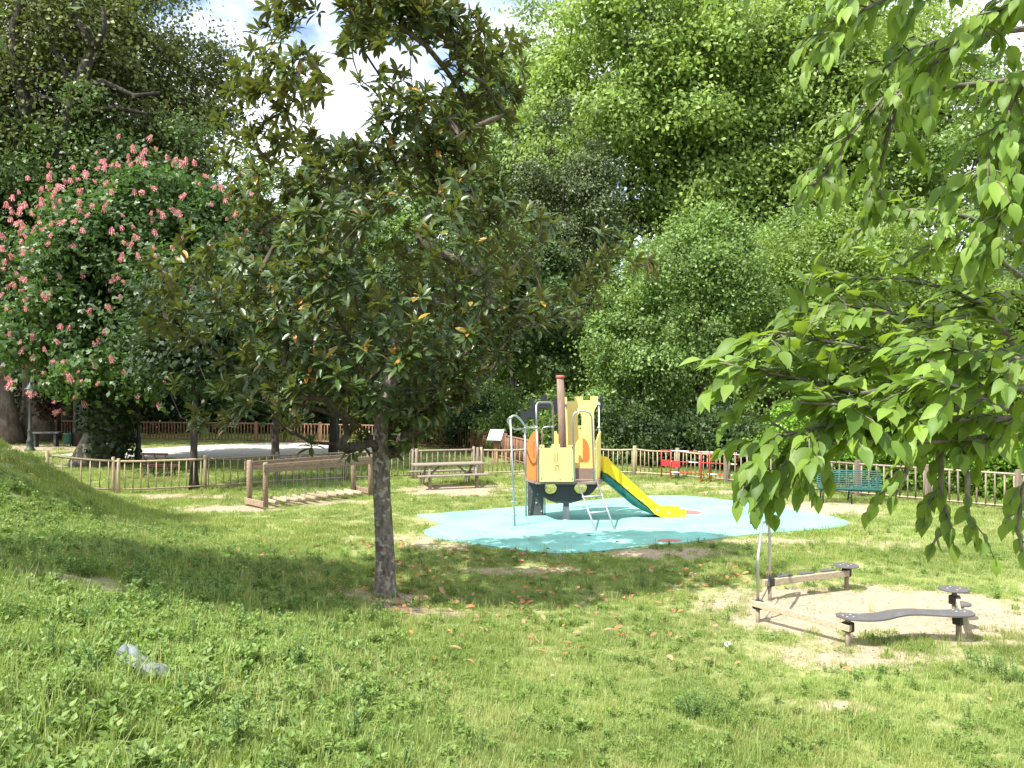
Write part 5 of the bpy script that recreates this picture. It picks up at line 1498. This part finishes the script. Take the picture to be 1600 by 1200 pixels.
def clover_mesh(rng_, n, h, spread, mat, ls=.02):
    P_, T_, N_, S_ = [], [], [], []
    for i in range(n):
        a = rng_.random() * 6.28; r0 = spread * math.sqrt(rng_.random()); hh = h * rng_.uniform(.4, 1.1)
        c = np.array((r0 * math.cos(a), r0 * math.sin(a), hh)); ph = rng_.random() * 6
        for j in range(3):
            aa = ph + j * 2.1
            P_.append(c); T_.append((math.cos(aa), math.sin(aa), .1 * rng_.normal())); N_.append((.2 * rng_.normal(), .2 * rng_.normal(), 1)); S_.append(ls * rng_.uniform(.7, 1.3))
    V_, F_ = place(RH_V * np.array((1.5, 1, 1)), RH_F, np.array(P_), np.array(T_, float), np.array(N_, float), np.array(S_))
    me = bpy.data.meshes.new('clover'); me.from_pydata([tuple(x) for x in V_], [], [tuple(int(i) for i in f) for f in F_]); me.materials.append(MATS[mat]); me.update()
    return me
rg = np.random.default_rng(99)
VAR = []
def var(me):
    o = bpy.data.objects.new(me.name, me); VAR.append(o); return len(VAR) - 1
short = [var(blade_mesh(rg, 36, .045, .08, .0022, 'blade', .9)) for _ in range(4)]
lush = [var(blade_mesh(rg, 34, .065, .075, .0026, 'blade_lush', .8)) for _ in range(3)]
tall = [var(blade_mesh(rg, 12, .17, .05, .0024, 'blade', .7)) for _ in range(2)]
clov = [var(clover_mesh(rg, 26, .035, .085, 'weed_leaf')) for _ in range(2)]
weed = [var(weed_mesh(rg, 4, .13, 9, .045, 'weed_leaf')), var(weed_mesh(rg, 5, .17, 12, .035, 'weed_blue')), var(weed_mesh(rg, 3, .10, 7, .06, 'weed_leaf', lean=.8))]
broad = [var(blade_mesh(rg, 14, .075, .05, .011, 'weed_leaf', 1.2))]
far_t = [var(blade_mesh(rg, 46, .05, .16, .0042, 'blade', .9)) for _ in range(3)]
far_l = [var(blade_mesh(rg, 40, .08, .16, .0046, 'blade_lush', .9)) for _ in range(2)]

def gn_instancer(name, P_, rot, scl, idx):
    me = bpy.data.meshes.new(name)
    me.vertices.add(len(P_)); me.vertices.foreach_set('co', P_.astype(np.float32).ravel())
    a = me.attributes.new('rot', 'FLOAT_VECTOR', 'POINT'); a.data.foreach_set('vector', rot.astype(np.float32).ravel())
    a = me.attributes.new('scl', 'FLOAT', 'POINT'); a.data.foreach_set('value', scl.astype(np.float32))
    a = me.attributes.new('idx', 'INT', 'POINT'); a.data.foreach_set('value', idx.astype(np.int32))
    me.update()
    o = bpy.data.objects.new(name, me); COL.objects.link(o)
    ng = bpy.data.node_groups.new(name, 'GeometryNodeTree')
    ng.interface.new_socket('Geometry', in_out='INPUT', socket_type='NodeSocketGeometry')
    ng.interface.new_socket('Geometry', in_out='OUTPUT', socket_type='NodeSocketGeometry')
    N_, L_ = ng.nodes, ng.links
    gi, go = N_.new('NodeGroupInput'), N_.new('NodeGroupOutput')
    ins = N_.new('GeometryNodeInstanceOnPoints'); ins.inputs['Pick Instance'].default_value = True
    m2p = N_.new('GeometryNodeMeshToPoints')
    join = N_.new('GeometryNodeJoinGeometry')
    for ob in reversed(VAR):
        oi = N_.new('GeometryNodeObjectInfo'); oi.inputs['Object'].default_value = ob; oi.inputs['As Instance'].default_value = True
        L_.new(oi.outputs['Geometry'], join.inputs[0])
    def attr(nm, ty):
        q = N_.new('GeometryNodeInputNamedAttribute'); q.data_type = ty; q.inputs['Name'].default_value = nm
        return [s for s in q.outputs if s.enabled and s.name == 'Attribute'][0]
    L_.new(gi.outputs[0], m2p.inputs['Mesh']); L_.new(m2p.outputs['Points'], ins.inputs['Points'])
    L_.new(join.outputs[0], ins.inputs['Instance'])
    L_.new(attr('idx', 'INT'), ins.inputs['Instance Index'])
    e2r = N_.new('FunctionNodeEulerToRotation'); L_.new(attr('rot', 'FLOAT_VECTOR'), e2r.inputs[0]); L_.new(e2r.outputs[0], ins.inputs['Rotation'])
    L_.new(attr('scl', 'FLOAT'), ins.inputs['Scale'])
    L_.new(ins.outputs['Instances'], go.inputs[0])
    md = o.modifiers.new('scatter', 'NODES'); md.node_group = ng
    return o

def scatter(n, d0, d1, margin):
    y = np.sqrt(rg.random(n) * (d1 * d1 - d0 * d0) + d0 * d0)
    x = (rg.random(n) * 2 - 1) * (.64 * margin) * y
    return x, y
PX, PY, II, SS = [], [], [], []
lush_field = lambda x, y: np.array([mnoise.noise(Vector((a * .35, b_ * .35, 2.0))) for a, b_ in zip(x, y)])
def layer(n, d0, d1, choose, smin, smax, margin=1.25, dirt_cut=.24):
    x, y = scatter(n, d0, d1, margin)
    dm = dirt(x, y) + rg.normal(0, .24, n)
    bare = .5 * np.array([mnoise.noise(Vector((a * 1.1, b_ * 1.1, 9.0))) + .8 * mnoise.noise(Vector((a * 3.1, b_ * 3.1, 4.0))) for a, b_ in zip(x, y)])
    keep = (dm + bare < dirt_cut) & ~inside_poly(x + rg.normal(0, .08, n), y + rg.normal(0, .09, n), mat_pts) & ~inside_poly(x, y, cpts)
    x, y = x[keep], y[keep]
    lf = lush_field(x, y)
    bank = np.clip((-0.762 * (x - 5.0) - 0.65 * (y - 7.0)) / 5, 0, 1) * (.1 + .9 * np.clip((-.3 - x) / 1.8, 0, 1))
    u = rg.random(len(x)); f = lf + .35 * bank + rg.normal(0, .2, len(x))
    idx = choose(u, f, bank)
    PX.append(x); PY.append(y); II.append(idx); SS.append(rg.uniform(smin, smax, len(x)) * (1 + .35 * bank))
def near_choose(u, f, bank):
    r_ = rg.integers(0, 1000, len(u))
    idx = np.array(short)[r_ % 4]
    idx = np.where(f > .18, np.array(lush)[r_ % 3], idx)
    idx = np.where((u < .06 + .14 * bank), np.array(clov)[r_ % 2], idx)
    idx = np.where((u > .98 - .115 * bank), np.array(weed)[np.where(r_ % 19 == 0, 1, (r_ % 2) * 2)], idx)
    idx = np.where((u > .915 - .10 * bank) & (u < .98 - .115 * bank), tall[0], idx)
    idx = np.where((u > .79) & (u < .805), broad[0], idx)
    return idx
def far_choose(u, f, bank):
    r_ = rg.integers(0, 1000, len(u))
    idx = np.array(far_t)[r_ % 3]
    idx = np.where(f > .22, np.array(far_l)[r_ % 2], idx)
    idx = np.where(u > .985, weed[0], idx)
    return idx
layer(21000, 2.6, 9.0, near_choose, .75, 1.35, 1.3)
layer(34000, 9.0, 17.0, near_choose, .85, 1.35, 1.25)
layer(34000, 17.0, 34.0, far_choose, .85, 1.4, 1.2)
layer(9000, 34.0, 60.0, far_choose, 1.3, 2.2, 1.1)
px_, py_, ix_, sc_ = map(np.concatenate, (PX, PY, II, SS))
zz_ = ground_h(px_, py_)
rot_ = np.stack([rg.normal(0, .08, len(px_)), rg.normal(0, .08, len(px_)), rg.random(len(px_)) * 6.283], 1)
g = gn_instancer('grass', np.stack([px_, py_, zz_], 1), rot_, sc_, ix_)
g['kind'] = 'stuff'; g['label'] = 'short patchy meadow grass with clover and weeds'

# straw, twigs and small stones over the bare ground
k = 5200
ang = rg.random(k) * 6.283; rr_2 = np.sqrt(rg.random(k)) * 1.25
ci = rg.integers(0, 12, k); cc_ = np.array([c[:4] for c in DIRT])[ci]
sx_ = cc_[:, 0] + cc_[:, 2] * rr_2 * np.cos(ang); sy_2 = cc_[:, 1] + cc_[:, 3] * rr_2 * np.sin(ang)
okk = ~inside_poly(sx_, sy_2, mat_pts); sx_, sy_2 = sx_[okk], sy_2[okk]; k = len(sx_)
V, F = place(RH_V * np.array((.5, 1, 1)), RH_F, np.stack([sx_, sy_2, ground_h(sx_, sy_2) + .008], 1), np.stack([rg.normal(0, 1, k), rg.normal(0, 1, k), rg.random(k) * .25], 1),
             np.stack([rg.normal(0, .5, k), rg.normal(0, .5, k), np.ones(k)], 1), rg.uniform(.02, .06, k))
tag(quads_mesh('straw_litter', V, F, 'straw'), 'dry straw and bark bits scattered over the bare ground', kind='stuff')
# fallen magnolia leaves
k = 800
fx = mx0 + rg.normal(1.0, 3.2, k); fy = my0 + rg.normal(1.0, 2.3, k)
ok_ = (~inside_poly(fx, fy, mat_pts) | (rg.random(k) < .3)) & ((dirt(fx, fy) < .3) | (fx < 2.5))
fx, fy = fx[ok_], fy[ok_]; k = len(fx)
fz = ground_h(fx, fy) + .035 + rg.random(k) * .03
V, F = place(MG_V * np.array((1.3, 1, 1.2)), MG_F, np.stack([fx, fy, fz], 1), np.stack([rg.normal(0, 1, k), rg.normal(0, 1, k), rg.normal(0, .15, k)], 1), np.stack([rg.normal(0, .35, k), rg.normal(0, .35, k), np.ones(k)], 1), rg.uniform(.09, .17, k))
tag(quads_mesh('fallen_leaves', V, F, 'leaf_fallen', smooth=True), 'rusty fallen magnolia leaves strewn over the grass', kind='stuff')

# taller weed clumps, each on its own
def clump(label, px, py, d, w, h, stems, mat, seed, ls=.04, nl=16, name='weed_clump'):
    x = X(px, d); r_ = np.random.default_rng(seed)
    me = weed_mesh(r_, stems, h, nl, ls, mat, spread=w, lean=.5)
    o = bpy.data.objects.new(name, me); COL.objects.link(o); o.location = (x, d, gz(x, d)); tag(o, label, 'weed')
def dist_on_ground(px, py):
    lo = 2.0
    for i in range(400):
        d = 2.0 + i * .05
        if CAM_Z - (py - 600) / FPX * d <= gz(X(px, d), d): return d
    return 20
for i, (px, py, w, h, st, mat, lb) in enumerate([
        (1090, 1120, .24, .30, 34, 'weed_blue', 'feathery blue green weed clump with an upright narrow shape in the lawn'),
        (1150, 1140, .16, .20, 22, 'weed_leaf', 'low leafy weed clump touching the feathery one in the lawn'),
        (1560, 1055, .30, .26, 36, 'weed_blue', 'wide weed clump beside the wavy seat at the picture edge'),
        (575, 1010, .14, .22, 18, 'weed_leaf', 'small leafy weed clump in front of the magnolia trunk'),
        (60, 905, .35, .42, 40, 'weed_leaf', 'tall nettle like weed patch high on the shaded bank'),
        (20, 980, .30, .40, 40, 'weed_leaf', 'dense bright weed patch at the edge of the bank'),
        (135, 900, .22, .32, 26, 'weed_leaf', 'leafy weed patch beside the nettle patch on the bank'),
        (350, 1150, .16, .16, 24, 'weed_leaf', 'low broad weeds below the plastic sheet'),
        (60, 1100, .25, .26, 34, 'weed_leaf', 'leafy weeds before the plastic sheet at the bank edge'),
        (860, 1150, .2, .16, 26, 'weed_leaf', 'soft low weed clump in the bright lawn'),
        (420, 960, .18, .2, 24, 'weed_leaf', 'weed tuft on the bank foot in the shade edge')]):
    clump(lb, px, py, dist_on_ground(px, py), w, h, st, mat, 300 + i)

# crumpled plastic sheet, litter, yellow flower
d = dist_on_ground(222, 1060); x = X(222, d)
k = 26; V = []
for i in range(k):
    for j in range(k):
        u, v = i / (k - 1) - .5, j / (k - 1) - .5
        q_ = Vector((u * 4, v * 4, 1.5))
        z_ = .115 - u * .10 + .05 * mnoise.noise(q_) + .03 * abs(mnoise.noise(q_ * 2.3)) - .12 * max(0, abs(v) - .38)
        V.append((x + u * .42 + v * .07 + .02 * mnoise.noise(q_ * 1.5), d + v * .22 - u * .10 + .03 * mnoise.noise(q_ * 1.2 + Vector((5, 0, 0))), gz(x + u * .34, d + v * .22 - u * .1) + z_))
F = [(i * k + j, (i + 1) * k + j, (i + 1) * k + j + 1, i * k + j + 1) for i in range(k - 1) for j in range(k - 1) if not (i + j < 7 or (i > 18 and j > 20))]
tag(quads_mesh('plastic_sheet', np.array(V), np.array(F), 'sheet_plastic', smooth=True), 'crumpled grey blue plastic sheet lying in the weeds on the bank', 'litter')
for px, py, s, lb in ((1138, 1016, .055, 'crumpled white paper scrap on grass by the sand'), (863, 1062, .02, 'tiny white scrap lying in the open lawn')):
    d = dist_on_ground(px, py); x = X(px, d); z = gz(x, d)
    mb = MB(); mb.ball((x, d, z + s * .6 + .03), s, 6, .5)
    mb.v = [(a + rg.normal(0, s * .2), b_ + rg.normal(0, s * .2), c + rg.normal(0, s * .15)) for a, b_, c in mb.v]
    tag(mb.build('paper_scrap', 'litter_white'), lb, 'litter')
for px, py, lb in ((577, 1085, 'bright yellow flower opened low in the lawn'), (610, 1062, 'small yellow flower beside the bigger one in the lawn')):
    d = dist_on_ground(px, py); x = X(px, d); z = gz(x, d); s = .03 if px == 577 else .012
    root = thing('yellow_flower', lb, 'flower', (x, d, z))
    mb = MB(); mb.tube([(0, 0, 0), (0, 0, .09)], .002, 4); mb.build('stem', 'weed_leaf', root, world=False)
    P_ = np.array([(0, 0, .09)] * 12, float); a = np.arange(12) * .5236
    V, F = place(RH_V, RH_F, P_, np.stack([np.cos(a), np.sin(a), .35 + 0 * a], 1), np.tile((0, 0, 1.0), (12, 1)), np.full(12, s))
    quads_mesh('petals', V, F, 'petal_yellow', root, off=(0, 0, 0))
print('HB leaves', N_HB, 'magnolia leaves', len(tg), 'objects', len(bpy.data.objects), 'tris ~', sum(len(o.data.loops) - 2 * len(o.data.polygons) for o in COL.objects if o.type == 'MESH'))
